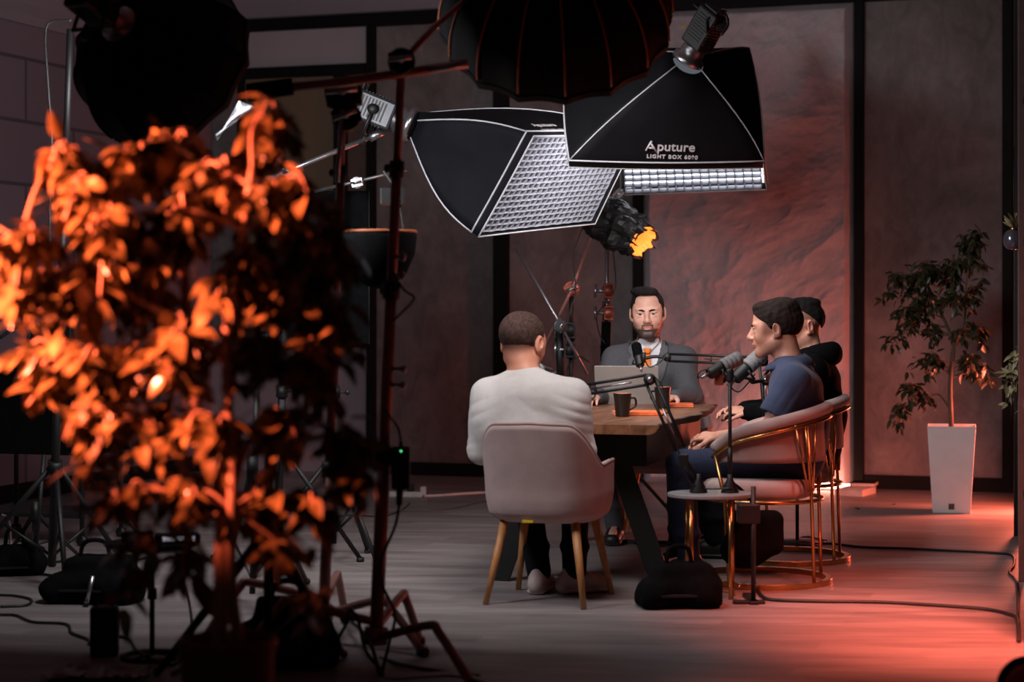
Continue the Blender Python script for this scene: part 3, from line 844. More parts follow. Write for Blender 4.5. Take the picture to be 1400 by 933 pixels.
# ------------------------------------------------ hair styles
def hair_cap(t, c, R, k_, mats, name='hair', grow=.008, front=.050, back=-.062, ext=(), cut=(), cutbox=None, seed=1, amp=.0025, h=.004, sides=.0, m=None):
    S = Solid(h); c = Vector(c)
    def P(x, y, z): return tuple(c+R @ (Vector((x, y, z))*k_))
    S.ell(P(0, -.020, .036), [(q+grow)*k_ for q in (.077-sides, .098, .082)], R, .01)
    S.ell(P(0, .010, .050), [(q+grow)*k_ for q in (.069-sides, .076, .066)], R, .02)
    for p, r, kk in ext: S.ell(P(*p), [q*k_ for q in r], R, kk)
    n = R @ Vector((0, front-back, -.165)); S.plane(P(0, .0, (front+back)/2), n, .006)      # the hairline runs forehead to nape
    if cutbox: S.box(P(*cutbox[0]), [q*k_ for q in cutbox[1]], cutbox[2]*k_, R, .008, True)
    for p, r, kk in cut: S.ell(P(*p), [q*k_ for q in r], R, kk, True)
    def warp(v):
        q = (v-np.array(c)) @ np.array(R); ph = np.arctan2(q[:, 0], q[:, 1]+.03)
        nn = np.sin(q[:, 0]*260+seed+4*np.sin(q[:, 1]*40))*.5+np.sin(q[:, 1]*150+q[:, 0]*90+seed*2)*.5+np.sin(q[:, 2]*210+ph*7)*.35
        d = q/np.linalg.norm(q, axis=1, keepdims=True)
        return v+((nn*amp)[:, None]*d) @ np.array(R).T
    v, f = S.mesh(warp); return solid_obj(name, v, f, m or mats['hair'], t, smooth=1)

SK1 = dict(skin=skin_mat('skin_warm', rgb(205, 140, 115), rgb(170, 95, 80), rgb(62, 42, 38)), hair=hair_mat('hair_shaved', rgb(66, 48, 43), 1.0), pants=M['trouser'], shoe=M['sneaker'], sole=M['sole'])
SK2 = dict(skin=skin_mat('skin_fair', rgb(222, 168, 148), rgb(190, 120, 108), rgb(50, 38, 36)), hair=hair_mat('hair_dark', rgb(44, 38, 40)), pants=M['suit'], shoe=M['dark_shoe'], sole=M['dark_shoe'])
SK3 = dict(skin=skin_mat('skin_tan', rgb(205, 145, 122), rgb(165, 95, 85), rgb(96, 66, 56)), hair=hair_mat('hair_brown', rgb(46, 32, 28)), pants=M['jeans'], shoe=M['dark_shoe'], sole=M['dark_shoe'])
SK4 = dict(skin=skin_mat('skin_mid', rgb(205, 148, 126), rgb(165, 95, 85), rgb(84, 60, 52)), hair=hair_mat('hair_black', rgb(26, 20, 21)), pants=M['trouser'], shoe=M['dark_shoe'], sole=M['dark_shoe'])

# ------------------------------------------------ man in the pale sweater, back to us
J1 = dict(pelvis=(0, -.02, .56), waist=(0, -.045, .73), chest=(0, -.03, .885), neck=(-.034, .015, 1.008),
          head=(-.055, .080, 1.147), headR=RM(-17, -10, 0),
          shL=(-.195, -.015, .915), shR=(.195, -.015, .915), elL=(-.222, -.005, .665), elR=(.232, .01, .665), wrL=(-.165, .245, .745), wrR=(.165, .245, .745),
          hdL=(.25, 1, .25), hdR=(-.25, 1, .25), pnL=(0, 0, -1), pnR=(0, 0, -1), thL=1, thR=-1,
          hipL=(-.095, .0, .565), hipR=(.095, .0, .565), knL=(-.12, .42, .53), knR=(.13, .42, .53), anL=(.005, .16, .10), anR=(.165, .19, .10),
          ftL=(.05, 1, 0), ftR=(.80, .55, 0))
def hair1(t, c, R, k, P, mats):
    hair_cap(t, c, R, k, mats, grow=.0028, front=.062, back=-.066, amp=.0006, sides=.0, cut=(((0, .13, -.01), (.1, .06, .07), .01), ((.088, -.010, -.006), (.02, .034, .040), .006), ((-.088, -.010, -.006), (.02, .034, .040), .006)))
p1, _ = person('seated person in a pale grey sweater with cropped hair, back turned to us', (.085, 8.74, 0), 12, J1, SK1, hair1, 1.19, buzz=.75)
S, _ = garment('sweater', p1, J1, M['sweater'], g=.016, belly=.03)
for sx in (-1, 1):
    S.ell((sx*.17, -.03, .80), (.085, .10, .12), None, .06)
S.cap((-.034, .0, .972), (-.034, .012, .990), .070, .066, .02)
fold = [((.20, -.08, .86), (.3, 0, 1), 62, .009, .07), ((-.20, -.08, .84), (-.3, 0, 1), 62, .006, .07), ((0, -.15, .78), (.25, .1, 1), 34, .003, .16), ((.23, 0, .69), (0, .3, 1), 80, .005, .08), ((-.23, 0, .69), (0, .3, 1), 80, .005, .08)]
v, f = S.mesh(wrinkle(.0035, 3, 15, fold)); sw = solid_obj('sweater', v, f, M['sweater'], p1)
R1 = J1['headR']
b = MB(); rr = []
for i in range(40):
    a = 2*PI*i/40; rr.append(Vector((-.034+.071*math.sin(a), .012-.069*math.cos(a), .988-.012*(1-math.cos(a))*.5+.004)))
b.tube(rr, .0085, 8, closed=True); b.build('collar', M['sweater'], sw)

# ------------------------------------------------ man in the grey suit, facing us
J2 = dict(pelvis=(0, -.02, .56), waist=(0, -.03, .76), chest=(0, -.02, .945), neck=(0, .02, 1.105),
          head=(.003, .075, 1.277), headR=RM(4, -3, 2),
          shL=(-.192, .0, 1.010), shR=(.192, .0, 1.010), elL=(-.242, .08, .80), elR=(.262, .12, .80), wrL=(-.170, .300, .812), wrR=(.265, .355, .812),
          hdL=(.45, .95, -.05), hdR=(.10, 1, -.05), pnL=(0, 0, -1), pnR=(0, 0, -1), curlL=.45, curlR=.4, thL=1, thR=-1, hk=1.05, gaze=.12,
          hipL=(-.1, .0, .56), hipR=(.1, .0, .56), knL=(-.20, .42, .54), knR=(.20, .42, .54), anL=(-.19, .30, .10), anR=(.16, .30, .10))
def hair2(t, c, R, k, P, mats):
    hair_cap(t, c, R, k, mats, grow=.0045, front=.070, back=-.060, amp=.0018, sides=.0,
             ext=(((0.0, .050, .106), (.058, .050, .026), .012), ((.03, .03, .112), (.05, .06, .022), .012)),
             cutbox=((0, .115, .010), (.116, .14, .168), .028), cut=(((.088, .000, -.012), (.02, .034, .036), .006), ((-.088, .0, -.012), (.02, .034, .036), .006)))
p2, P2f = person('seated bearded person in a grey suit and orange tie, facing us behind the laptop', (.785, 11.06, 0), 190, J2, SK2, hair2, 1.16, beard=.95, jaw=1.0, buzz=.0, temple=.8)
gS, _ = garment('shirt', p2, J2, M['shirt'], g=.004, belly=.01)
gS.cap((0, .022, 1.085), (0, .030, 1.120), .068, .066, .02)
v, f = gS.mesh(); shirt = solid_obj('shirt', v, f, M['shirt'], p2)
from mathutils.bvhtree import BVHTree
def bvh(v, f): return BVHTree.FromPolygons([tuple(p) for p in v], [tuple(int(i) for i in q) for q in f])
SB = bvh(v, f)
S, _ = garment('jacket', p2, J2, M['suit'], g=.020, belly=.03, cuffs=False)
S.cap((-.200, 0, 1.020), (-.13, 0, 1.045), .058, .050, .03); S.cap((.200, 0, 1.020), (.13, 0, 1.045), .058, .050, .03)
# open front: a wedge from the neck down to the button
for i in range(16):
    q = i/15; z = 1.17-q*.37; w = .084*(1-q)**.85+.002
    S.box((0, .145, z), (2*w, .25, .030), .002, None, .002, True)
S.cap((0, .03, 1.09), (0, .04, 1.30), .068, .085, .01, True)
fold = [((.28, .1, .80), (0, .6, 1), 80, .007, .08), ((-.28, .1, .80), (0, .6, 1), 80, .007, .08)]
v, f = S.mesh(wrinkle(.0028, 9, 13, fold)); jack = solid_obj('jacket', v, f, M['suit'], p2); JB = bvh(v, f)
def drape(outline_rows, B, off, name, m, parent, solid=.004):
    rows = []
    for r in outline_rows:
        rr = []
        for (x, z) in r:
            h_ = B.ray_cast(Vector((x, .6, z)), Vector((0, -1, 0)))
            y = h_[0].y if h_[0] is not None else .10
            rr.append(Vector((x, y+off, z)))
        rows.append(rr)
    b = MB(); b.grid(rows); return b.build(name, m, parent, solid=solid)
def lerp(a, b, t): return a+(b-a)*t
for s in (-1, 1):       # lapels with a notch
    rows = []
    for i in range(25):
        q = i/24; z = 1.098-q*.30; xi = .078*(1-q)**.85+.004; w = .058*math.sin(PI*min(1, q*.92+.06))**.6
        if .22 < q < .30: w *= .60
        rows.append([(s*(xi+w*j/6), z+.030*j/6*(1-q)) for j in range(7)])
    drape(rows, JB, .006, 'lapel', M['suit_edge'], jack, .004)
    rows = []           # shirt collar leaves
    for i in range(9):
        q = i/8; rows.append([(s*lerp(.012, .060, q)*1.0+s*.0*j, 1.092+.034*q-(.036*(1-q*.55))*j/4) for j in range(5)])
    drape(rows, SB, .010, 'collar', M['shirt'], shirt, .004)
rows = []
for i in range(7): q = i/6; rows.append([(lerp(-1, 1, j/4)*(.021-.007*q), 1.082-.030*q) for j in range(5)])
drape(rows, SB, .022, 'tie_knot', M['tie'], p2, .010)
rows = []
for i in range(20): q = i/19; rows.append([(lerp(-1, 1, j/6)*(.015+.020*q), 1.052-.27*q) for j in range(7)])
drape(rows, SB, .014, 'tie', M['tie'], p2, .004)
for s in (-1, 1):
    rows = []
    for i in range(10): q = i/9; rows.append([(s*(.052*(1-q)**1.0*.9+.004+.03*j/4), .975-.20*q) for j in range(5)])
    drape(rows, SB, .009, 'vest_front', M['vest'], p2, .004)
for s in 'LR':          # shirt cuffs
    wr = Vector(J2['wr'+s]); el = Vector(J2['el'+s]); d = (wr-el).normalized()
    b = MB(); b.tube([wr-d*.03, wr+d*.004], [.0385, .0365], 18); b.build('cuff', M['shirt'], shirt)

# ------------------------------------------------ man in the blue polo, in profile
J3 = dict(pelvis=(0, .02, .575), waist=(0, .005, .74), chest=(0, .01, .915), neck=(0, .040, 1.055),
          head=(0, .108, 1.207), headR=RM(3, -4, 0),
          shL=(-.190, .0, .962), shR=(.190, .01, .962), elL=(-.235, .12, .735), elR=(.225, .14, .74), wrL=(-.10, .37, .690), wrR=(.05, .39, .665),
          hdL=(.35, 1, 0), hdR=(-.15, 1, -.1), pnL=(.5, 0, -1), pnR=(-.5, 0, -1), curlL=.5, curlR=.5, thL=1, thR=-1,
          hipL=(-.1, .0, .585), hipR=(.1, .0, .585), knL=(-.16, .54, .555), knR=(.16, .57, .545), anL=(-.06, .52, .10), anR=(.17, .60, .10),
          ftL=(-.1, 1, 0), ftR=(.1, 1, 0))
def hair3(t, c, R, k, P, mats):
    hair_cap(t, c, R, k, mats, grow=.0085, front=.066, back=-.088, amp=.0018, seed=3,
             ext=(((0, .045, .096), (.056, .046, .026), .015), ((0, -.04, .09), (.07, .07, .045), .02), ((.072, .012, .008), (.010, .014, .030), .01), ((-.072, .012, .008), (.010, .014, .030), .01)),
             cut=(((0, .142, .010), (.085, .070, .066), .010), ((.088, -.008, -.012), (.024, .026, .036), .005), ((-.088, -.008, -.012), (.024, .026, .036), .005), ((.075, .062, -.03), (.03, .045, .07), .008), ((-.075, .062, -.03), (.03, .045, .07), .008)))
p3, _ = person('seated person in a navy blue polo shirt, in profile facing left', (1.375, 9.33, 0), -76, J3, SK3, hair3, 1.12, beard=.35, buzz=.0, temple=.5)
S, _ = garment('polo', p3, J3, M['polo'], g=.018, belly=.035, sleeve=.66)
fold = [((-.2, .02, .86), (0, 1, .8), 70, .008, .10), ((0, .05, .72), (0, .3, 1), 60, .007, .12)]
v, f = S.mesh(wrinkle(.0035, 5, 14, fold)); polo = solid_obj('polo_shirt', v, f, M['polo'], p3)
b = MB(); rows = []
for i in range(33):
    a = -2.75+5.5*i/32; q = abs(a)/2.75
    base = Vector((.082*math.sin(a), .030-.076*math.cos(a), 1.040-.012*q)); topv = Vector((.072*math.sin(a), .036-.068*math.cos(a), 1.090-.03*q)); out = Vector((.116*math.sin(a), .030-.116*math.cos(a)+(.03*q), 1.034-.030*q**2))
    rows.append([base, topv, (topv+out)/2+Vector((0, 0, .008)), out])
b.grid(rows); b.build('collar', M['polo'], polo, solid=.005)

# ------------------------------------------------ man in the black hoodie
J4 = dict(pelvis=(0, .02, .575), waist=(0, .0, .75), chest=(0, .0, .925), neck=(0, .015, 1.07),
          head=(0, .070, 1.213), headR=RM(34, -3, 0),
          shL=(-.190, -.005, .985), shR=(.190, -.005, .985), elL=(-.245, .10, .76), elR=(.22, .14, .77), wrL=(-.12, .315, .765), wrR=(-.02, .36, .770),
          hdL=(.35, 1, .05), hdR=(-.4, .9, .05), pnL=(.3, 0, -1), pnR=(-.5, 0, -1), curlL=.5, curlR=.55, thL=1, thR=-1,
          hipL=(-.1, .0, .585), hipR=(.1, .0, .585), knL=(-.15, .52, .555), knR=(.15, .52, .555), anL=(-.12, .50, .10), anR=(.13, .52, .10))
def hair4(t, c, R, k, P, mats):
    hair_cap(t, c, R, k, mats, grow=.009, front=.115, back=.0, amp=.0014, seed=6, sides=.002,
             ext=(((0, .060, .108), (.056, .054, .026), .012), ((0, -.03, .105), (.066, .080, .030), .015)),
             cut=(((0, .140, .020), (.085, .066, .062), .010),))
p4, _ = person('seated person in a black hoodie with side fade haircut, behind the polo shirt', (1.575, 10.13, 0), -76, J4, SK4, hair4, 1.12, beard=.35, buzz=.65)
S, _ = garment('hoodie', p4, J4, M['hoodie'], g=.026, belly=.05)
v, f = S.mesh(wrinkle(.004, 8, 13)); hd = solid_obj('hoodie', v, f, M['hoodie'], p4)
S = Solid(.007)
for i in range(26):
    a = -1.7+3.4*i/25; r = 1-.12*abs(a)/1.7
    S.ell((.110*math.sin(a)*r, .000-.100*math.cos(a)*r, 1.050+.022*math.cos(a)), (.040, .040, .050), None, .03)
v, f = S.mesh(wrinkle(.004, 4, 26)); solid_obj('hood', v, f, M['hoodie'], hd)
wr = Vector(J4['wrL']); el = Vector(J4['elL']); d = (wr-el).normalized()
w_ = thing('wrist_watch', 'dark wrist watch on the wrist beside the black hoodie sleeve', 'watch', world_loc(p4) @ (wr-d*.004), -math.radians(-76))
b = MB(); b.tube([-d*.010, d*.010], [.034, .034], 24, caps=False); b.build('strap', M['black_plastic'], w_)
Rw = frame(d, (0, 0, 1)); sd = Rw.col[0]
b = MB(); b.lathe([(0, 0), (.017, 0), (.018, .006), (.015, .009), (0, .009)], -sd*.033, -sd, 20); b.build('dial', M['steel'], w_)

# =================================================================== studio lights
def V3(*a): return Vector(a)
def lamp_head(t, p, d, s=1.0, rz=0, body=None, up=(0, 0, 1), name='lamp_head', yoke=True, fins=True):
    """p: mount ring centre, d: direction the light points"""
    R = frame(d, up); B = body or M['grey_metal']; p = Vector(p)
    def L(x, y, z): return p+R @ (Vector((x, y, z))*s)
    b = MB(); b.box(L(0, -.17, 0), (.115*s, .20*s, .125*s), R); h_ = b.build(name, B, t, True, bevel=.012*s)
    b = MB()
    for i in range(9):
        for sx in (-1, 1): b.box(L(sx*.059, -.235+i*.015, 0), (.004*s, .006*s, .085*s), R)
        b.box(L(0, -.235+i*.015, .0635), (.085*s, .006*s, .004*s), R)
        b.box(L(0, -.235+i*.015, -.0635), (.085*s, .006*s, .004*s), R)
    b.build('cooling_fins', M['black_plastic'], h_, True)
    b = MB(); b.lathe([(.055*s, -.07*s), (.060*s, -.05*s), (.060*s, -.02*s), (.078*s, -.012*s), (.080*s, .012*s), (.070*s, .016*s), (.0, .016*s)], p, R.col[1], 28); b.build('mount_ring', M['chrome'], h_, True)
    b = MB(); b.box(L(0, -.276, .0), (.085*s, .012*s, .09*s), R); b.build('rear_panel', M['black_plastic'], h_, True, bevel=.003)
    b = MB(); b.lathe([(0, 0), (.014*s, 0), (.014*s, .012*s), (0, .012*s)], L(.03, -.282, -.02), -R.col[1], 14); b.build('dial', M['steel'], h_, True)
    b = MB(); b.tube(path([L(-.04, -.24, .062), L(-.04, -.24, .10), L(.04, -.24, .10), L(.04, -.24, .062)], 5), .006*s, 8); b.build('handle', M['black_plastic'], h_, True)
    if yoke:
        b = MB(); b.tube([L(-.068, -.16, 0), L(-.072, -.16, -.11), L(.072, -.16, -.11), L(.068, -.16, 0)], .009*s, 8)
        b.lathe([(0, 0), (.022*s, 0), (.022*s, .022*s), (0, .022*s)], L(.066, -.16, 0), R.col[0], 14)
        b.lathe([(0, 0), (.022*s, 0), (.022*s, .022*s), (0, .022*s)], L(-.066, -.16, 0), -R.col[0], 14)
        b.tube([L(0, -.16, -.11), L(0, -.16, -.16)], .014*s, 10); b.build('yoke', M['black_metal'], t, True)
    return h_
def softbox(name, label, q, apex, r0=.07, diff=None, cloth=None, bulge=.10, grid=(18, 12), depth=.035, gap=.02, group=None, gridm=None, seams=True, trimw=.004, sag=.012):
    """q: four corners of the front opening in order, apex: centre of the mounting ring"""
    q = [Vector(p) for p in q]; c = sum(q, Vector())/4; ap = Vector(apex)
    n = (q[1]-q[0]).cross(q[3]-q[0]).normalized()
    if n.dot(c-ap) < 0: n = -n
    t = thing(name, label, 'softbox', c, 0, group)
    ax = (c-ap).normalized(); e1 = (q[1]-q[0]).normalized()
    rows = []; K = 12; T = 10
    def side(k, s):       # point on front edge k, s in 0..1, sagging inwards a little
        a, b_ = q[k], q[(k+1) % 4]; p = a.lerp(b_, s); return p+(c-p)*sag*math.sin(PI*s)
    ring = []
    for k in range(4):
        for i in range(K): ring.append((side(k, i/K), k, i/K))
    for j in range(T+1):
        tt = j/T; row = []
        for p, k, s in ring:
            dirp = (p-c); dirp = (dirp-ax*dirp.dot(ax)).normalized()
            a = ap+dirp*r0; m = a.lerp(p, tt)
            ss = abs(s-.5)*2
            m += dirp*bulge*math.sin(PI*tt)*(.45+.55*ss**2)*(1 if s not in (0,) else 1.0)-n*0
            row.append(m)
        rows.append(row)
    rows.append([p+n*.05 for p, k, s in ring])
    b = MB(); b.grid(rows, True, True); sk = b.build('skirt', cloth or M['skirt_cloth'], t, True, solid=.004)
    for k in range(4):     # seams where the rods run
        b = MB(); b.tube([rows[j][k*K]+(rows[j][k*K]-c).normalized()*.003 for j in range(T+1)], trimw*.8, 6); b.build('seam', M['silver_trim'], t, True)
    b = MB(); b.tube([p+(p-c).normalized()*.003+n*.0 for p, k, s in ring], trimw, 6, closed=True); b.build('piping', M['silver_trim'], t, True)
    b = MB(); b.tube([p+(p-c).normalized()*.002+n*.05 for p, k, s in ring], trimw*.8, 6, closed=True); b.build('front_piping', M['silver_trim'], t, True)
    def uv(u, v): return (q[0].lerp(q[1], u)).lerp(q[3].lerp(q[2], u), v)
    b = MB(); nn = 14
    b.grid([[uv(.02+.96*i/nn, .02+.96*j/nn)+n*(.0-.012*math.sin(PI*i/nn)*math.sin(PI*j/nn)) for i in range(nn+1)] for j in range(nn+1)])
    b.build('diffuser', diff or M['diffuser_dim'], t, True)
    b = MB(); gu, gv = grid
    def strip(f0, m_):
        rows = [[], []]
        for i in range(m_+1):
            p, w = f0(i/m_); rows[0].append(p+n*gap+w); rows[1].append(p+n*(gap+depth)-w)
        b.grid(rows, True)
    for i in range(gu+1):
        u = .03+.94*i/gu
        strip(lambda s, u=u: (uv(u, .03+.94*s)+e1*.0015*math.sin(s*gv*PI), Vector()), gv*4)
    e2 = (q[3]-q[0]).normalized()
    for j in range(gv+1):
        v_ = .03+.94*j/gv
        strip(lambda s, v_=v_: (uv(.03+.94*s, v_)+e2*.0015*math.sin(s*gu*PI), Vector()), gu*4)
    b.build('grid', gridm or M['grid_cloth'], t, True, solid=.002)
    return t, c, n, ax
M['diffuser_dim'] = mat('diffuser_dim', (.62, .64, .70), .9, 0, .04, emit=(.80, .86, 1.0), estr=.12)
M['diffuser_lit'] = mat('diffuser_lit', (.9, .9, .9), .9, 0, .02, emit=(.93, .95, 1.0), estr=3.0)
M['print_grey'] = mat('print_grey', (.46, .42, .43), .7)

# right softbox, seen from behind, with the maker's lettering
A_BL, A_BR = at(779, 219, 8.98), at(1044, 220, 8.98)
A_UR, A_UL = at(1024, 66, 9.30), at(774, 92, 9.30)
A_ap = at(941, 84, 8.88)
tA, cA, nA, axA = softbox('softbox', 'black rectangular softbox with white lettering on its skirt, above the table', [A_BL, A_BR, A_UR, A_UL], A_ap, diff=M['diffuser_dim'], bulge=.055, r0=.075, sag=-.035)
lamp_head(tA, A_ap+Vector((0, -.01, .01)), Vector((-.42, .40, -.75)), .95, body=M['black_metal'], yoke=False)
b = MB(); R = frame(V3(.55, 0, .5)); b.box(at(985, 36, 8.75), (.05, .05, .03)); b.build('handle_grip', M['black_plastic'], tA, True, bevel=.006)
b = MB(); b.tube(path([at(966, 45, 8.72), at(968, 26, 8.72), at(990, 20, 8.72), at(995, 34, 8.72), at(986, 48, 8.72)], 5), .007, 8); b.build('handle', M['black_metal'], tA, True)
b = MB(); b.box(at(934, 37, 8.62), (.016, .004, .010)); b.build('warning_tag', M['yellow_tag'], tA, True)
def text_obj(s, name, size, p, ux, uz, m, parent, ext=.0012, shear=0, space=1.0):
    cu = bpy.data.curves.new(name, 'FONT'); cu.body = s; cu.size = size; cu.extrude = ext; cu.shear = shear; cu.space_character = space; cu.offset = .0008
    o = bpy.data.objects.new(name+'_c', cu); COL.objects.link(o)
    dg = bpy.context.evaluated_depsgraph_get(); me = bpy.data.meshes.new_from_object(o.evaluated_get(dg))
    COL.objects.unlink(o); bpy.data.objects.remove(o)
    ux = Vector(ux).normalized(); uz = Vector(uz); uz = (uz-ux*uz.dot(ux)).normalized(); nn = ux.cross(uz)
    mm = Matrix((ux, uz, nn)).transposed().to_4x4(); mm.translation = Vector(p)
    me.transform(world_loc(parent).inverted() @ mm); me.materials.clear(); me.materials.append(m)
    r = bpy.data.objects.new(name, me); COL.objects.link(r); r.parent = parent; return r
# the lettering lies on the rear face: find that face's slope near its lower edge
sk = [o for o in kids(tA) if o.name.startswith('skirt')][0]
vsA = [world_loc(tA) @ v.co for v in sk.data.vertices]
BVA = BVHTree.FromPolygons([tuple(p) for p in vsA], [tuple(p.vertices) for p in sk.data.polygons])
def on_skirt(px, py, B, off=.006):
    o = Vector((0, 0, CAMH)); d = (at(px, py, 8)-o).normalized(); h_ = B.ray_cast(o, d); return h_[0]-d*off
p0 = on_skirt(889, 209, BVA, .010); p1_ = on_skirt(956, 211, BVA, .010); p2_ = on_skirt(920, 190, BVA, .010)
ux = p1_-p0; uz = p2_-p0
text_obj('puture', 'lettering', .064, on_skirt(898, 206, BVA, .012), ux, uz, M['print_grey'], tA, space=1.02)
b = MB()    # the slanted initial
for a_, c_ in (((883, 206), (891, 193)), ((889, 195), (898, 208)), ((887, 202), (893, 203))):
    b.tube([on_skirt(*a_, BVA, .010), on_skirt(*c_, BVA, .010)], .0045, 6)
b.build('logo_mark', M['print_grey'], tA, True)
text_obj('LIGHT BOX 6090', 'lettering', .026, on_skirt(884, 216, BVA, .012), ux, uz, M['print_grey'], tA, space=1.25)

# second softbox behind it, its lit face over the man in the suit
B_BL, B_BR = at(851, 259, 11.9), at(1049, 251, 11.6)
tB, cB, nB, axB = softbox('softbox', 'brightly lit softbox with white grid cells showing below the lettered one', [B_BL, B_BR, at(1042, 168, 11.15), at(846, 172, 11.5)], at(945, 120, 12.0), diff=M['diffuser_lit'], bulge=.06, grid=(16, 10), gridm=M['grid_cloth'])
lamp_head(tB, at(945, 118, 12.0), axB, 1.0)

# left softbox, its grid towards the table
C_TL = at(720, 180, 9.5); C_BL = at(645, 317, 9.62)
e1 = Vector((.56, .70, .075)); C_TR = C_TL+e1; C_BR = at(804, 300, 10.35)
C_ap = at(566, 172, 9.72)
tC, cC, nC, axC = softbox('softbox', 'left softbox with silver piping and grey grid face, by the lighting poles', [C_BL, C_BR, C_TR, C_TL], C_ap, bulge=.075, cloth=M['skirt_navy'], grid=(20, 16), trimw=.0055, depth=.028, gap=.012)
lamp_head(tC, C_ap+Vector((-.02, 0, .005)), Vector((1, -.1, -.42)), 1.18, body=M['grey_metal'])
skc = [o for o in kids(tC) if o.name.startswith('skirt')][0]
BVC = BVHTree.FromPolygons([tuple(world_loc(tC) @ v.co) for v in skc.data.vertices], [tuple(p.vertices) for p in skc.data.polygons])
try:
    a0, a1, a2 = on_skirt(731, 172.5, BVC, .014), on_skirt(768, 175, BVC, .014), on_skirt(735, 166, BVC, .014)
    text_obj('Aputure', 'lettering', .055, a0, C_TR-C_TL, a2-a0, M['print_grey'], tC)
    text_obj('LIGHT BOX 6090', 'lettering', .020, on_skirt(742, 178, BVC, .014), C_TR-C_TL, a2-a0, M['print_grey'], tC, space=1.2)
except Exception as ex: print('lettering C', ex)

def octabox(name, label, c, n, R_, depth, ribs, roll=0, lamp_=None, body=None, ribm=None):
    """c opening centre, n opening direction"""
    c = Vector(c); n = Vector(n).normalized(); R3 = frame(n, (0, 0, 1) if abs(n.z) < .95 else (0, 1, 0)); e1, e2 = R3.col[0], R3.col[2]
    t = thing(name, label, 'softbox', c)
    K = ribs*6; rows = []
    for j in range(13):
        q = j/12; rr = .09+(R_-.09)*math.sin(q*PI/2)**.85; y = -depth*math.cos(q*PI/2)
        row = []
        for i in range(K):
            a = 2*PI*(i/K)+roll; f_ = (i % 6)/6; sc = 1-.055*math.sin(PI*f_)*q
            row.append(c+n*y+(e1*math.cos(a)+e2*math.sin(a))*rr*sc)
        rows.append(row)
    rows.append([p+n*.05 for p in rows[-1]])
    b = MB(); b.grid(rows, True, True); b.build('skirt', M['skirt_cloth'], t, True, solid=.004)
    for k in range(ribs):
        b = MB(); b.tube([rows[j][k*6]+(rows[j][k*6]-(c-n*depth*.3)).normalized()*.005 for j in range(13)], .0045, 6); b.build('rib', ribm or M['orange_lit_edge'], t, True)
    b = MB(); b.tube([p+n*.02 for p in rows[-2]], .006, 6, closed=True); b.build('rim', M['black_cloth'], t, True)
    b = MB(); nn = []
    for j in range(6): nn.append([c+(rows[-2][i]-c)*(j/5*.985+.001)-n*.004 for i in range(K)])
    b.grid(nn, True, True); b.build('diffuser', M['diffuser_off'], t, True)
    lamp_head(t, c-n*(depth+.01), n, .95, body=body or M['black_metal'])
    return t
M['orange_lit_edge'] = mat('orange_lit_edge', (.26, .07, .02), .6)  # orange light falling on black ribs, put into the base colour
M['diffuser_off'] = mat('diffuser_off', (.5, .5, .52), .9)
octabox('octabox', 'large deep black octabox with ribs coloured as orange lit, hanging at the top', at(760, 28, 7.92), (.04, .72, -.69), .475, .40, 16, roll=.1)
octabox('octabox', 'big round black octabox on a stand at the top left', at(230, 88, 7.6), (.45, .80, -.38), .36, .30, 12, body=M['grey_metal'], ribm=M['black_cloth'])
# its silver lining flap
tt = thing('reflector_flap', 'creased silver fabric flap hanging at the right edge of the left octabox', 'reflector', at(325, 170, 7.9))
rows = []
for i in range(12):
    q = i/11; rows.append([at(327-30*q+(20*(1-q)**.8+2*math.sin(5*q))*j/5, 138+(54-8*(j/5))*q+8*j/5*(1-q), 7.86+.03*math.sin(7*q+j)) for j in range(6)])
b = MB(); b.grid(rows); b.build('fabric', M['grey_metal'], tt, True, solid=.003)

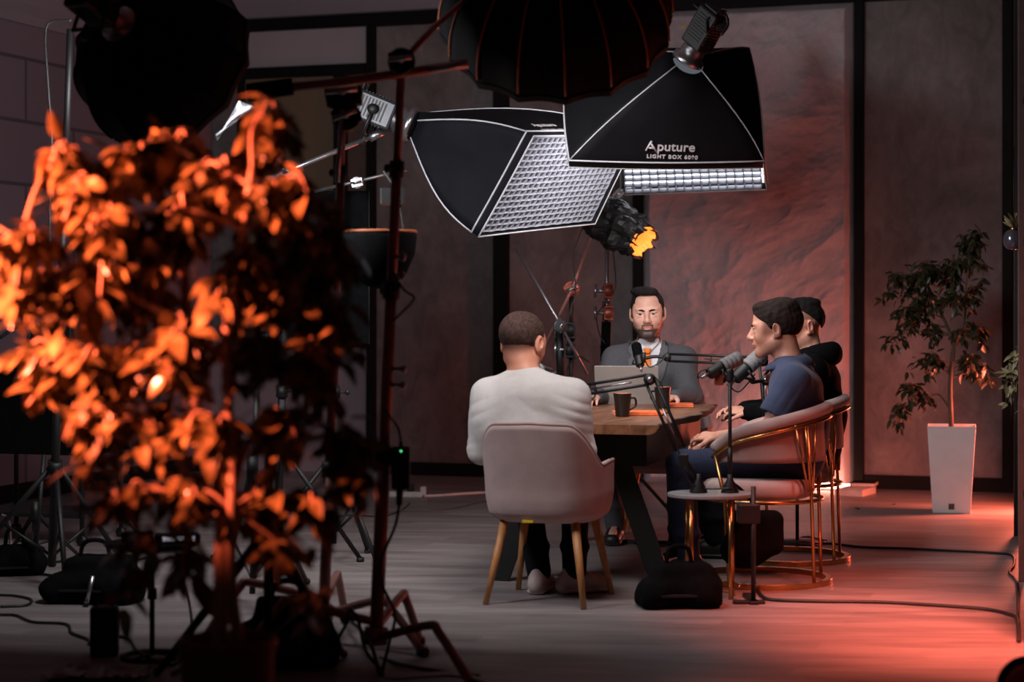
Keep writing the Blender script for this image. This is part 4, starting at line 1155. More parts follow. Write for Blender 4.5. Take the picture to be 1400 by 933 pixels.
# =================================================================== stands
M['red_lit_steel'] = mat('red_lit_steel', (.34, .16, .14), .4, .3)  # red light on the steel poles is part of this colour
def stand(name, label, base, top, r, m, legs=3, spread=.45, legz=.55, leg_r=None, col=(), kind='tripod', ang=0, cat='light stand', group=None, lm=None):
    base, top = Vector(base), Vector(top); t = thing(name, label, cat, base, 0, group)
    ax = (top-base).normalized(); lm = lm or m; leg_r = leg_r or r*.8
    z0 = .10; n = 3 if len(col) == 0 else len(col); ts = [0.0]+list(col)+[1.0] if col else [0, .45, .72, 1.0]
    for i in range(len(ts)-1):
        a = base.lerp(top, ts[i] if i else z0/max(.2, (top-base).length)); c = base.lerp(top, ts[i+1]); rr = r*(1-.13*i)
        b = MB(); b.tube([a, c], rr, 14); b.build('pole', m if i == 0 or m is not M['black_metal'] else M['black_metal'], t, True)
        if i < len(ts)-2:
            b = MB(); b.tube([c-ax*.03, c+ax*.03], rr*1.45, 14); b.build('collar', M['black_plastic'], t, True)
            b = MB(); s_ = Vector((math.cos(i*2.1), math.sin(i*2.1), 0)); b.tube([c, c+s_*(rr*1.4+.03)], .006, 8); b.ball(c+s_*(rr*1.4+.038), (.012, .012, .016)); b.build('knob', M['black_plastic'], t, True)
    for k in range(legs):
        a = ang+2*PI*k/legs; d = Vector((math.cos(a), math.sin(a), 0)); hubp = base.lerp(top, legz/(top-base).length)
        f_ = Vector((base.x, base.y, 0))+d*spread+Vector((0, 0, leg_r*.9))
        if kind == 'tripod':
            b = MB(); b.tube([hubp+d*r, f_], leg_r, 10); lg = b.build('leg', lm, t, True)
            low = base.lerp(top, .16/(top-base).length)
            b = MB(); b.tube([low+d*r, (hubp+f_)/2], leg_r*.6, 8); b.build('brace', lm, t, True)
        else:   # turtle base: leg rises from the hub, kinks and drops to the floor
            zz = .11+.03*k; kn = Vector((base.x, base.y, 0))+d*spread*.62+Vector((0, 0, zz+.09))
            b = MB(); b.tube(path([base+Vector((0, 0, zz)), kn-d*.03-Vector((0, 0, .008)), kn+d*.03-Vector((0, 0, .03)), f_], 6), leg_r, 10); lg = b.build('leg', lm, t, True)
        b = MB(); b.tube([f_-d*.02+Vector((0, 0, .004)), f_+d*.012], leg_r*1.25, 10); b.build('rubber_foot', M['black_plastic'], lg, True)
    b = MB(); hp = base.lerp(top, legz/(top-base).length); b.tube([hp-ax*.03, hp+ax*.03], r*1.7, 14); b.build('hub', M['black_plastic'] if kind == 'tripod' else m, t, True)
    return t
def clamp(t, p, ax=(0, 0, 1), s=1.0, m=None, name='clamp'):
    p = Vector(p); R = frame(ax, (0, 0, 1) if abs(Vector(ax).normalized().z) < .9 else (0, 1, 0)); m = m or M['black_metal']
    b = MB(); b.lathe([(0, -.016*s), (.032*s, -.016*s), (.034*s, 0), (.032*s, .016*s), (0, .016*s)], p, R.col[0], 16)
    b.box(p+R.col[2]*.0, (.04*s, .06*s, .045*s), R); o = b.build(name, m, t, True, bevel=.003)
    b = MB(); b.tube([p, p+R.col[0]*.055*s], .007*s, 8); b.tube([p+R.col[0]*.055*s-R.col[1]*.028*s, p+R.col[0]*.055*s+R.col[1]*.028*s], .006*s, 8); b.build('handle', M['chrome'], o, True)
    return o

# foreground stand with boom
F1b, F1t = flr(512, 915), at(549, 82, 7.05)
F1 = stand('boom_stand', 'thick steel boom stand in the foreground, coloured as red lit, with kinked legs', F1b, F1t, .0255, M['red_lit_steel'], 3, .52, .12, .0165, (.35, .62, .82), 'turtle', -.80)
for py, dx in ((505, .05), (527, .05), (352, .03), (378, .03)):
    q = (py-82)/(915-82); p = F1t.lerp(F1b, q)
    b = MB(); b.tube([p, p+Vector((dx, -.03, .0))], .008, 8); b.ball(p+Vector((dx+.01, -.03, 0)), (.011, .011, .016)); b.build('knob', M['chrome'], F1, True)
clamp(F1, at(549, 84, 7.0), (1, 0, .1), 1.5)
b = MB(); b.tube([at(352, 124, 7.02), at(470, 112, 7.02), at(640, 87, 7.02)], .0175, 12); b.build('boom', M['red_lit_steel'], F1, True)
b = MB(); b.tube([at(585, 95, 6.985), at(640, 87, 6.985)], .0135, 12); b.build('boom_tip', M['chrome'], F1, True)
b = MB(); b.tube([at(338, 127, 7.02), at(400, 118, 7.02)], [.034, .032], 14); b.build('boom_grip', M['black_cloth'], F1, True)
b = MB(); b.tube([at(558, 76, 7.0), at(592, 38, 7.3), at(634, 2, 7.6), at(660, -30, 7.8)], .012, 10); b.build('boom_arm', M['red_lit_steel'], F1, True)
# second foreground stand
F2b, F2t = flr(441, 880), at(470, 132, 7.5)
F2 = stand('boom_stand', 'second steel stand left of the foreground boom stand, holding a black knuckle', F2b, F2t, .022, M['red_lit_steel'], 3, .50, .12, .0165, (.32, .60, .86), 'turtle', -.62)
clamp(F2, at(470, 128, 7.42), (1, 0, .1), 2.2); clamp(F2, at(474, 160, 7.42), (1, 0, .4), 1.7)
b = MB(); b.tube([at(468, 150, 7.36), at(461, 250, 7.36)], .009, 12); b.build('steel_rod', M['chrome'], F2, True)
# boom that carries the left softbox
b3 = stand('light_stand', 'black light stand behind the leafy plant, holding the left softbox boom', flr(378, 775), at(395, 236, 9.6), .020, M['black_metal'], 3, .45, .6, .012, ang=.4)
b = MB(); b.tube([at(350, 252, 9.6), at(508, 187, 9.75)], .013, 12); b.build('boom', M['steel'], b3, True)
b = MB(); b.tube([at(505, 189, 9.74), at(524, 180, 9.76)], .022, 12); b.build('spigot', M['chrome'], b3, True)
clamp(b3, at(395, 234, 9.55), (1, 0, .3), 1.0, M['black_metal'])
# rod with black panel below it
b4 = stand('light_stand', 'black stand holding the large black flag panel behind the leaves', flr(455, 770), at(462, 250, 9.9), .018, M['black_metal'], 3, .42, .55, .012, ang=1.2)
b = MB(); b.tube([at(430, 262, 9.9), at(556, 232, 9.9)], .009, 10); b.build('boom', M['steel'], b4, True)
clamp(b4, at(488, 250, 9.85), (1, 0, .2), 1.0, M['chrome'])
t = thing('flag_panel', 'large black fabric flag hanging behind the leafy plant, left of the steel pole', 'flag', at(466, 400, 10.1))
b = MB(); b.box(at(444, 366, 10.1), (.46, .03, .80)); b.build('fabric', M['black_cloth'], t, True, bevel=.01)
b = MB(); b.tube([at(384, 262, 10.1), at(504, 262, 10.1), at(504, 470, 10.1), at(384, 470, 10.1)], .007, 8, closed=True); b.build('wire_frame', M['black_metal'], t, True)
# sagging black bag/shade with the amber lit rim
t = thing('fabric_shade', 'round black lamp shade with an orange lit upper rim, behind the steel pole', 'lamp shade', at(520, 318, 8.2))
cS = at(518, 318, 8.2); b = MB(); b.lathe([(.155, 0), (.158, -.02), (.150, -.09), (.115, -.17), (.06, -.22), (.02, -.235)], cS, (0, 0, 1), 28); b.build('shade', M['black_cloth'], t, True, solid=.006)
b = MB(); b.tube([cS+Vector((.155*math.cos(a), .155*math.sin(a), .002)) for a in [2*PI*i/36 for i in range(36)]], .008, 8, closed=True); b.build('rim', M['orange_lit_edge'], t, True)  # the lit look of the rim comes from its orange colour
b = MB(); b.lathe([(.0, -.03), (.09, -.032), (.15, -.02)], cS, n=24); b.build('amber_glow_disc', M['amber_lens'], t, True)  # orange light on the shade's top, put in as a glowing disc
b = MB(); b.tube(path([cS+Vector((.11, -.05, 0)), cS+Vector((.08, -.03, .16)), cS+Vector((.02, 0, .26))], 6), .006, 6); b.box(cS+Vector((.06, -.03, .15)), (.10, .06, .07)); b.build('hanger', M['black_metal'], t, True, bevel=.01)
# stand of the far left octabox
stand('light_stand', 'tall black stand at the left edge carrying the round octabox', flr(70, 800), at(96, 40, 8.4), .020, M['black_metal'], 3, .48, .6, .013, ang=.9)

# C stands behind the table
S1b = Vector((.36, 11.75, 0)); S1t = Vector((.36, 11.75, at(783, 395, 11.75).z))
S1 = stand('grip_stand', 'black grip stand with a red knuckle behind the near man, left of the laptop', S1b, S1t, .019, M['black_metal'], 3, .42, .45, .012, (.5, .8), ang=.5)
clamp(S1, S1t, (1, 0, .5), 1.5, M['clamp_red'])
for py in (452, 478): clamp(S1, at(779, py, 11.7), (0, 0, 1), 1.6)
b = MB(); b.tube([at(705, 338, 11.6), at(768, 447, 11.6), at(803, 512, 11.6)], .0085, 10); b.build('grip_arm', M['steel'], S1, True)
clamp(S1, at(766, 446, 11.55), (.5, 0, .8), 1.3, M['grey_metal'])
b = MB(); b.tube([at(812, 312, 11.68), at(783, 393, 11.68), at(744, 474, 11.68)], .0095, 10); b.build('grip_arm', M['red_lit_steel'], S1, True)
b = MB(); b.tube([at(764, 455, 11.7), at(768, 530, 11.75)], .026, 10); b.build('side_tube', M['black_metal'], S1, True)
cable('power_cable', [at(796, 312, 11.6), at(784, 352, 11.6), at(787, 398, 11.6), at(776, 440, 11.6), at(770, 500, 11.62)], .004, 'thin black cable hanging down the red grip arm behind the near man')
cable('power_cable', [at(806, 495, 11.5), at(790, 488, 11.45), at(776, 505, 11.5), at(784, 530, 11.5), at(808, 525, 11.5)], .006, 'loop of black cable at the foot of the diagonal arm, left of the laptop')
S2b = Vector((.60, 12.25, 0)); S2t = Vector((.60, 12.25, at(829, 322, 12.25).z))
S2 = stand('grip_stand', 'grip stand with silver post and two red clamps, left of the suited man', S2b, S2t, .018, M['steel'], 3, .42, .45, .012, (.42, .6), ang=.2, lm=M['black_metal'])
for py in (398, 428): clamp(S2, at(832, py, 12.2), (0, 0, 1), 1.5, M['clamp_red'])
b = MB(); b.tube([at(829, 440, 12.22), at(827, 495, 12.22)], .030, 12); b.build('padded_grip', M['black_cloth'], S2, True)
for py in (392, 412, 430):
    b = MB(); b.tube([at(829, py, 12.25), at(829, py+9, 12.25)], .026, 12); b.build('collar', M['chrome'], S2, True)
b = MB(); b.tube([S2t, at(822, 292, 11.95), at(846, 264, 11.9)], .010, 10); b.build('bent_arm', M['steel'], S2, True)
clamp(S2, at(845, 266, 11.85), (1, 0, 1), 1.2, M['grey_metal'])
cable('power_cable', [at(836, 325, 12.15), at(842, 385, 12.15), at(838, 402, 12.15)], .004, 'thin black cable running beside the silver post with two red clamps')
cable('power_cable', [at(829, 415, 12.15), at(816, 432, 12.12), at(820, 458, 12.15), at(827, 470, 12.15)], .004, 'short loop of cable left of the red clamps')

# spotlight wrapped in black foil
t = thing('foil_spotlight', 'spotlight wrapped in crumpled black foil with a glowing orange opening', 'spotlight', at(845, 300, 11.3))
a0, a1 = at(806, 286, 11.3), at(880, 331, 11.0); dA = (a1-a0); ln = dA.length; dA.normalize(); Rf = frame(dA)
def crumple(name, m, prof, seed, amp, n=44, jag=0, solid=.003):
    rows = []
    for j, (r, z) in enumerate(prof):
        row = []
        for k in range(n):
            a = 2*PI*k/n; w = noise.noise(Vector((math.cos(a)*2.2+seed, math.sin(a)*2.2, z*14)))*amp+noise.noise(Vector((math.cos(a)*5+seed, math.sin(a)*5, z*30)))*amp*.5
            zz = z+(noise.noise(Vector((a*3, seed, 1)))*jag if j == len(prof)-1 else 0)
            row.append(a0+dA*zz+(Rf.col[0]*math.cos(a)+Rf.col[2]*math.sin(a))*max(.002, r+w))
        rows.append(row)
    b = MB(); b.grid(rows, False, True); return b.build(name, m, t, True, solid=solid)
N_ = 16
crumple('foil', M['foil'], [(.118+.022*math.sin(3.0*i/N_)-.030*(i/N_), ln*(.13+.87*i/N_)) for i in range(N_+1)], 3.1, .035, jag=.10)
crumple('foil_lining', M['amber_lens'], [(.020, ln*.86), (.070, ln*.90), (.088, ln*.985)], 3.1, .015, jag=.04)
crumple('plastic_wrap', M['plastic_wrap'], [(.030, -.05), (.075, -.04), (.098, .02), (.100, .09), (.105, .15)], 8.2, .030)
lamp_head(t, a0+dA*.05, dA, 1.0, body=M['black_metal'])
b = MB(); b.tube([a0+Vector((-.02, 0, -.06)), at(808, 318, 11.62)], .016, 10); b.build('spigot', M['chrome'], t, True)

# =================================================================== microphones and their arms
def mic(label, p, d, grey=True, s=1.0):
    """p: centre, d: the way the grille points"""
    p = Vector(p); R = frame(d); y = R.col[1]; t = thing('microphone', label, 'microphone', p)
    b = MB(); b.lathe([(0, -.075), (.022, -.075), (.028, -.068), (.029, -.01), (.031, .0), (.0, .0)], p, y, 22); b.v = [p+(q-p)*s for q in b.v]; b.build('body', M['black_plastic'], t, True)
    b = MB(); pr = [(0, .0)]
    for i in range(4):
        z = .004+i*.0225; pr += [(.0285, z), (.033, z+.0025), (.033, z+.0175), (.0285, z+.020)]
    pr += [(.031, .096), (.022, .104), (0, .106)]
    b.lathe(pr, p, y, 24); b.v = [p+(q-p)*s for q in b.v]; b.build('grille', M['foam_grey'] if grey else M['black_cloth'], t, True)
    b = MB(); b.tube([p-y*.07*s, p-y*.115*s], .0085*s, 10); b.build('plug', M['steel'], t, True)
    b = MB(); dn = Vector((0, 0, -1))
    dn = (dn-y*dn.dot(y)).normalized(); sd = y.cross(dn)
    b.tube([p+sd*.036*s-y*.02, p+sd*.036*s+dn*.045*s-y*.02, p-sd*.036*s+dn*.045*s-y*.02, p-sd*.036*s-y*.02], .0055*s, 8); b.tube([p+dn*.045*s-y*.02, p+dn*.065*s-y*.02], .010*s, 10); b.build('yoke', M['black_metal'], t, True)
    return t, p-y*.115*s, p+dn*.065*s-y*.02
def scissor(label, base, elbow, tip, off=.028, post=None, r=.0075):
    base, elbow, tip = Vector(base), Vector(elbow), Vector(tip); t = thing('scissor_boom', label, 'microphone boom', base)
    for nm, a, c in (('lower_arm', base, elbow), ('upper_arm', elbow, tip)):
        d = (c-a).normalized(); up = Vector((0, -1, 0)).cross(d).normalized(); L = (c-a).length
        for s_ in (-1, 1):
            b = MB(); b.tube([a+up*off*s_*.55+d*.012, c+up*off*s_*.55-d*.012], r, 10); b.build(nm, M['black_metal'], t, True)
        m_ = a.lerp(c, .55)
        b = MB(); b.tube([m_-up*off*.6-d*.01, m_+up*off*.6-d*.01], .004, 6); b.build('link', M['black_metal'], t, True)
        b = MB(); b.tube([a.lerp(c, .18)+Vector((0, -.006, 0)), a.lerp(c, .6)+Vector((0, -.006, 0))], .0045, 6); b.build('spring', M['steel'], t, True)
    for p, k in ((elbow, 1.0), (tip, .8)):
        b = MB(); b.lathe([(0, -.02), (.026*k, -.02), (.028*k, 0), (.026*k, .02), (0, .02)], p, (0, 1, 0), 18); b.build('joint', M['black_plastic'], t, True)
    b = MB(); b.lathe([(0, -.03), (.014, -.03), (.014, .03), (0, .03)], elbow, (0, 1, 0), 12); b.build('knob', M['steel'], t, True)
    return t
def cone_base(p, t, z=SZ):
    b = MB(); b.lathe([(0, z), (.040, z), (.041, z+.006), (.014, z+.062), (.011, z+.085), (0, z+.085)], (p[0], p[1], 0), n=24); b.build('weighted_base', M['black_metal'], t, True)
# 1: arm in front, to the near man's microphone
b1 = at(951, 660, 8.8); e1_ = at(888, 519, 8.83); t1 = at(748, 560, 9.15)
a1_ = scissor('black scissor microphone arm rising from the side table and bending over to the left', at(932, 618, 8.8), e1_, at(752, 541, 9.15), off=.040)
b = MB(); b.tube([at(932, 622, 8.8), Vector((at(951, 0, 8.8).x, 8.8, SZ+.07))], .011, 10); b.build('post', M['black_metal'], a1_, True); cone_base((at(955, 0, 8.8).x, 8.8), a1_)
b = MB(); b.box(at(934, 630, 8.79), (.045, .045, .06)); b.build('clamp', M['black_plastic'], a1_, True, bevel=.006)
m1, pl, yk = mic('grey microphone peeking over the right shoulder of the near man', at(738, 507, 9.12), (-.6, -.6, .2), True)
b = MB(); b.tube(path([yk, at(760, 510, 9.14), at(752, 541, 9.15)], 5), .007, 8); b.build('wrist', M['black_metal'], a1_, True)
cable('microphone_cable', [at(892, 512, 8.80), at(906, 530, 8.79), at(918, 570, 8.78), at(926, 610, 8.78), at(940, 655, 8.77), at(962, 668, 8.78), at(1000, 668, 8.76)], .0035, 'thin cable following the near microphone arm down to the side table')
# 2: black microphone in front of the suit
a2_ = scissor('long horizontal microphone arm reaching across the chest of the suited man', at(1049, 560, 10.0), at(1043, 494, 10.0), at(912, 489, 10.3), off=.034)
b = MB(); b.tube([at(1049, 562, 10.0), at(1050, 590, 10.0)], .014, 10); b.box(at(1050, 592, 10.0), (.05, .05, .07)); b.build('table_clamp', M['black_metal'], a2_, True)
m2, pl, yk = mic('black microphone in front of the orange tie', at(873, 488, 10.35), (-.12, .55, .75), False, .82)
b = MB(); b.tube(path([at(872, 493, 10.33), at(893, 488, 10.32), at(912, 489, 10.3)], 5), .009, 8); b.build('wrist', M['black_metal'], a2_, True)
b = MB(); b.tube([at(889, 480, 10.30)+Vector((0,0,.024)) if False else at(880, 482, 10.3), at(880, 496, 10.3)], .012, 10); b.build('shock_mount', M['black_plastic'], a2_, True)
cable('microphone_cable', [at(882, 493, 10.3), at(888, 502, 10.27), at(900, 497, 10.27), at(911, 487, 10.27)], .0035, 'short cable looping under the black microphone by the tie')
# 3: tall straight stand with grey microphone
t = thing('microphone_stand', 'slim straight black microphone stand on the side table', 'microphone stand', (at(998, 0, 8.8).x, 8.8, SZ))
b = MB(); px_ = at(998, 0, 8.8).x; b.tube([(px_, 8.8, SZ+.06), (px_, 8.8, at(0, 515, 8.8).z)], .0085, 12); b.build('pole', M['black_metal'], t, True); cone_base((px_, 8.8), t)
b = MB(); b.tube([(px_, 8.8, at(0, 612, 8.8).z), (px_, 8.8, at(0, 640, 8.8).z)], .012, 12); b.build('collar', M['black_plastic'], t, True)
s = Solid(.003); s.ecap((px_, 8.8, at(0, 520, 8.8).z), (px_, 8.8, at(0, 508, 8.8).z), (.016, .014), (.018, .014)); v, f = s.mesh(); solid_obj('clip_head', v-np.array(t.location), f, M['black_plastic'], t)
m3, pl3, yk3 = mic('grey ringed microphone above the slim stand, left of its neighbour', at(987, 502, 8.86), (.85, .35, .42), True, 1.02)
b = MB(); b.tube([yk3, (px_, 8.8, at(0, 512, 8.8).z)], .008, 8); b.build('swivel', M['black_metal'], t, True)
cable('microphone_cable', [pl3, at(962, 512, 8.85), at(954, 517, 8.84), at(958, 508, 8.83), at(975, 503, 8.83)], .0035, 'cable looping from the plug of the left grey microphone')
b = MB(); b.box(at(983, 518, 8.85), (.04, .03, .06)); b.build('gel_clip', M['clamp_red'], t, True, bevel=.004)
# 4: its neighbour for the man in the hoodie
a4_ = scissor('folded microphone arm behind the polo shirt with a red knuckle', at(1050, 586, 9.75), at(1047, 520, 9.75), at(1066, 492, 9.72), off=.03)
m4, pl4, yk4 = mic('grey ringed microphone close to the chin of the polo shirt man', at(1021, 503, 9.6), (.72, .30, .62), True, 1.2)
b = MB(); b.tube([yk4, at(1047, 520, 9.75)], .009, 8); b.build('wrist', M['black_metal'], a4_, True)
clamp(a4_, at(1054, 517, 9.7), (1, 0, .5), .8, M['clamp_red'])
cable('microphone_cable', [pl4, at(1003, 522, 9.6), at(1000, 530, 9.6), at(1010, 536, 9.6), at(1022, 525, 9.62), at(1032, 512, 9.66)], .0035, 'cable hanging below the right grey microphone')

# =================================================================== plants
def leaf_mat(name, lo, hi, rough=.38, trans=.25):
    m = bpy.data.materials.new(name); m.use_nodes = True; t = NT(m)
    n = t.noise(t.coords(), 16, 2)
    t.link(t.ramp(n, [(.35, lo), (.65, hi)]), t.b.inputs['Base Color']); t.b.inputs['Roughness'].default_value = rough
    return m
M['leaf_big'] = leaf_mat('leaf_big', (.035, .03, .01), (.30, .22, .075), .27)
M['leaf_small'] = leaf_mat('leaf_small', (.018, .022, .009), (.040, .045, .016), .4)
M['leaf_pale'] = leaf_mat('leaf_pale', (.20, .19, .09), (.42, .38, .22), .45)
def leaf(b, p, d, n, L, W, curl=.2, fold=.25, m=5):
    d = d.normalized(); s = d.cross(n)
    s = s.normalized() if s.length > 1e-4 else d.orthogonal().normalized()
    n = s.cross(d); rows = []
    for i in range(m+1):
        q = i/m; w = W*.5*(math.sin(PI*min(1, q**.78)))**.85*(1-.25*q) if 0 < q < 1 else .0004
        c = p+d*L*q-n*curl*L*q*q
        rows.append([c-s*w+n*w*fold, c, c+s*w+n*w*fold])
    b.grid(rows, True)
def rdir(rng): 
    while True:
        v = Vector((rng.uniform(-1, 1), rng.uniform(-1, 1), rng.uniform(-1, 1)))
        if .05 < v.length < 1: return v.normalized()
def tree(name, label, loc, pot, trunks, blobs, leafL, nleaf, bark, leafm, seed, droop=.6, thick=.012, cat='plant', tw=.0035, ratio=.58, soil=None):
    rng = random.Random(seed); t = thing(name, label, cat, loc); pot(t)
    b = MB(); bt = MB()
    for pts, r0 in trunks:
        pp = path(pts, 8); b.tube(pp, [r0*(1-.55*i/len(pp)) for i in range(len(pp))], 10)
    nodes = []
    for pts, r0 in trunks:
        pp = path(pts, 8); nodes += pp[len(pp)//3:]
    lf = MB(); bb = b
    tot = sum(w for *_, w in blobs)
    for c, rad, w in blobs:
        c = Vector(c); nt_ = max(2, int(round(w/tot*nleaf/9)))
        near = min(nodes, key=lambda q: (q-c).length+max(0, q.z-c.z)*1.5)
        mid = near.lerp(c, .55)+Vector((rng.uniform(-.03, .03), rng.uniform(-.03, .03), .03))
        bp = path([near, mid, c], 6); bb.tube(bp, [thick*(1-.6*i/len(bp)) for i in range(len(bp))], 7)
        for _ in range(nt_):
            o = rdir(rng); e = c+Vector((o.x*rad[0], o.y*rad[1], o.z*rad[2]))*rng.uniform(.35, 1.0)
            st = bp[rng.randrange(len(bp)//2, len(bp))]
            m2 = st.lerp(e, .6)+Vector((0, 0, .03)); tp = path([st, m2, e-Vector((0, 0, rng.uniform(0, .05)))], 5); bb.tube(tp, tw, 5)
            for k in range(9):
                q = tp[rng.randrange(3, len(tp))]; d = rdir(rng); d.z = d.z*.6-droop*rng.uniform(.3, 1.3); d += (e-st)*1.2
                L = leafL*rng.uniform(.65, 1.2)
                d.normalize(); q2 = q+d*.015
                nn = Vector((rng.uniform(-.7, .7), rng.uniform(-.9, .3), 1)); leaf(lf, q2, d, nn, L, L*ratio*rng.uniform(.85, 1.1), rng.uniform(-.05, .4), rng.uniform(.05, .4))
    bb.build('trunk', bark, t, True)
    lf.build('foliage', leafm, t, True)
    return t
# --- ficus against the wall
P0 = flr(1301, 700)
def pot_sq(t):
    rz = Matrix.Rotation(math.radians(-13), 3, 'Z'); b = MB(); rows = []
    for w, z in ((.115, 0), (.118, .004), (.150, .545), (.152, .555), (.146, .556), (.140, .53), (.138, .50)):
        rows.append([rz @ Vector((sx*w, sy*w, z)) for sx, sy in ((-1, -1), (1, -1), (1, 1), (-1, 1))])
    b.grid(rows, False, True); b.f.append((0, 1, 2, 3)); b.sm.append(False); b.build('pot', M['pot_white'], t, bevel=.006)
    b = MB(); b.box((0, 0, .505), (.272, .272, .02), rz); b.build('soil', M['soil'], t)
    b = MB(); b.box(rz @ Vector((-.0, -.1215, .045)), (.036, .004, .036), rz); b.build('maker_plate', M['slate'], t)
Fz = lambda px, py, dy=0: at(px, py, P0.y+dy)
tree('potted_ficus', 'slim ficus tree in a tall tapered white pot against the plaster wall', P0, pot_sq,
     [([P0+Vector((0, 0, .50)), Fz(1299, 540), Fz(1300, 505), Fz(1303, 470), Fz(1285, 425, .05), Fz(1268, 390, .05)], .017),
      ([Fz(1300, 515), Fz(1303, 478), Fz(1318, 440, -.05), Fz(1320, 400, -.04), Fz(1326, 350, -.05)], .011), ([Fz(1299, 560), Fz(1284, 540, .03), Fz(1268, 545, .05), Fz(1245, 555, .1)], .007)],
     [(Fz(x, y, d), (rx*1.15*P0.y/FPX, .16, rz_*1.15*P0.y/FPX), w) for x, y, d, rx, rz_, w in (
        (1228, 382, .05, 24, 18, 8), (1262, 372, -.1, 28, 20, 12), (1300, 372, .05, 28, 24, 11), (1325, 338, -.05, 22, 22, 9), (1335, 325, 0, 16, 16, 4), (1262, 410, .08, 30, 22, 12), (1305, 415, -.1, 30, 22, 10),
        (1240, 432, 0, 28, 20, 8), (1335, 400, .1, 14, 26, 5), (1225, 460, .05, 14, 14, 3), (1275, 455, .1, 26, 18, 7), (1330, 455, -.05, 24, 18, 6), (1270, 500, -.05, 26, 18, 8), (1325, 495, .05, 26, 16, 8),
        (1345, 515, 0, 14, 12, 3), (1245, 530, 0, 22, 18, 6), (1230, 565, .05, 16, 14, 4), (1265, 545, .08, 16, 12, 4), (1345, 455, .02, 14, 10, 2), (1215, 405, 0, 14, 10, 2), (1340, 365, 0, 12, 14, 2))],
     .066, 1500, M['bark'], M['leaf_small'], 11, .75, .005, 'plant', .0022, .52)
# --- big leafy plant in the foreground
PD = 4.9; P1 = Vector((at(311, 0, PD).x, PD, 0))
def pot_round(t):
    b = MB(); b.lathe([(0, 0), (.085, 0), (.092, .01), (.120, .445), (.125, .455), (.125, .475), (.118, .477), (.112, .46), (.110, .43), (0, .43)], n=40); b.build('pot', M['terracotta_dark'], t)
    b = MB(); b.lathe([(.111, .436), (.05, .444), (0, .442)], n=24); b.build('soil', M['soil'], t)
M['terracotta_dark'] = mat('terracotta_dark', (.16, .05, .03), .7, 0, .15)
G = lambda px, py, dy=0: at(px, py, PD+dy)
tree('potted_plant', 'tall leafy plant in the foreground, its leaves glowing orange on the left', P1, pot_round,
     [([P1+Vector((-.02, 0, .43)), G(303, 760), G(300, 660, .05), G(270, 560, .08), G(255, 420, .1), G(250, 300, .1), G(262, 220, .1)], .022),
      ([P1+Vector((.03, 0, .43)), G(316, 780, -.04), G(318, 640, -.06), G(309, 470, -.08), G(330, 330, -.1), G(345, 230, -.1)], .017),
      ([G(309, 700, .02), G(345, 600, .1), G(400, 560, .12), G(452, 590, .15), G(478, 640, .12)], .008),
      ([G(262, 450, 0), G(170, 400, -.05), G(60, 345, -.12), G(-20, 300, -.15)], .008)],
     [(G(x, y, d), (rx*PD/FPX, ry, rz_*PD/FPX), w) for x, y, d, rx, ry, rz_, w in (
        (40, 340, -.2, 55, .10, 60, 7), (30, 400, -.1, 50, .10, 55, 6), (110, 270, -.1, 55, .12, 50, 8), (95, 215, 0, 45, .1, 30, 5), (170, 235, 0, 50, .12, 45, 8), (150, 330, -.15, 65, .14, 60, 13),
        (100, 410, -.1, 55, .12, 55, 9), (60, 500, 0, 30, .1, 60, 5), (190, 410, .05, 65, .14, 60, 12), (240, 300, -.1, 55, .14, 60, 12), (230, 210, .08, 50, .12, 40, 8), (300, 250, 0, 55, .14, 55, 11),
        (370, 200, .05, 40, .1, 60, 7), (365, 165, .0, 25, .1, 35, 3), (390, 270, -.08, 55, .12, 50, 9), (430, 310, .05, 45, .12, 45, 12), (330, 370, -.05, 60, .14, 60, 11), (400, 400, .08, 60, .12, 60, 16), (450, 350, .1, 40, .12, 50, 9), (460, 440, .1, 35, .12, 50, 7),
        (240, 480, -.1, 60, .14, 55, 10), (150, 500, -.1, 50, .12, 60, 8), (110, 590, -.05, 45, .12, 50, 5), (200, 590, 0, 55, .12, 50, 8), (340, 480, .1, 55, .12, 50, 8), (430, 490, .1, 45, .12, 50, 10),
        (285, 590, -.08, 55, .12, 45, 7), (390, 590, 0, 50, .12, 40, 7), (470, 600, .08, 35, .1, 55, 6), (485, 660, .05, 20, .08, 45, 3), (240, 680, 0, 60, .12, 50, 6), (160, 680, -.05, 40, .1, 50, 4),
        (350, 690, .05, 55, .12, 50, 6), (440, 690, .05, 30, .1, 60, 4), (180, 770, 0, 30, .1, 45, 2), (390, 770, 0, 40, .1, 40, 3), (250, 770, .05, 40, .1, 30, 3), (430, 820, .05, 20, .1, 30, 1.5))],
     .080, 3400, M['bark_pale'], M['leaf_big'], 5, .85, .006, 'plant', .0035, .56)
# --- trailing plant on the rack at the right

# =================================================================== right rack with trailing plant and lantern
RB, RFt = flr(1386, 733), flr(1394, 878)
rk = thing('shelf_rack', 'tall narrow black and pinkish rack at the right edge of the picture', 'rack', RB)
rd = (RFt-RB).normalized(); rs = Vector((-rd.y, rd.x, 0)); rs = rs if rs.x > 0 else -rs
M['rack_wood'] = mat('rack_wood', (.12, .085, .08), .6)
def post(base, w, d_, m, nm, dz=3.5):
    b = MB(); Rk = Matrix((rs, rd, Vector((0, 0, 1)))).transposed(); b.box(base+rs*w/2+Vector((0, 0, dz/2)), (w, d_, dz), Rk); b.build(nm, m, rk, True, bevel=.003)
post(RB+rs*.0, .05, .05, M['black_metal'], 'post'); post(RB+rd*.20+rs*.02, .03, .04, M['rack_wood'], 'strip')
post(RB+rd*1.9+rs*.01, .03, .05, M['rack_wood'], 'strip'); post(RFt+rs*.02, .06, .06, M['black_metal'], 'post')
Rk = Matrix((rs, rd, Vector((0, 0, 1)))).transposed()
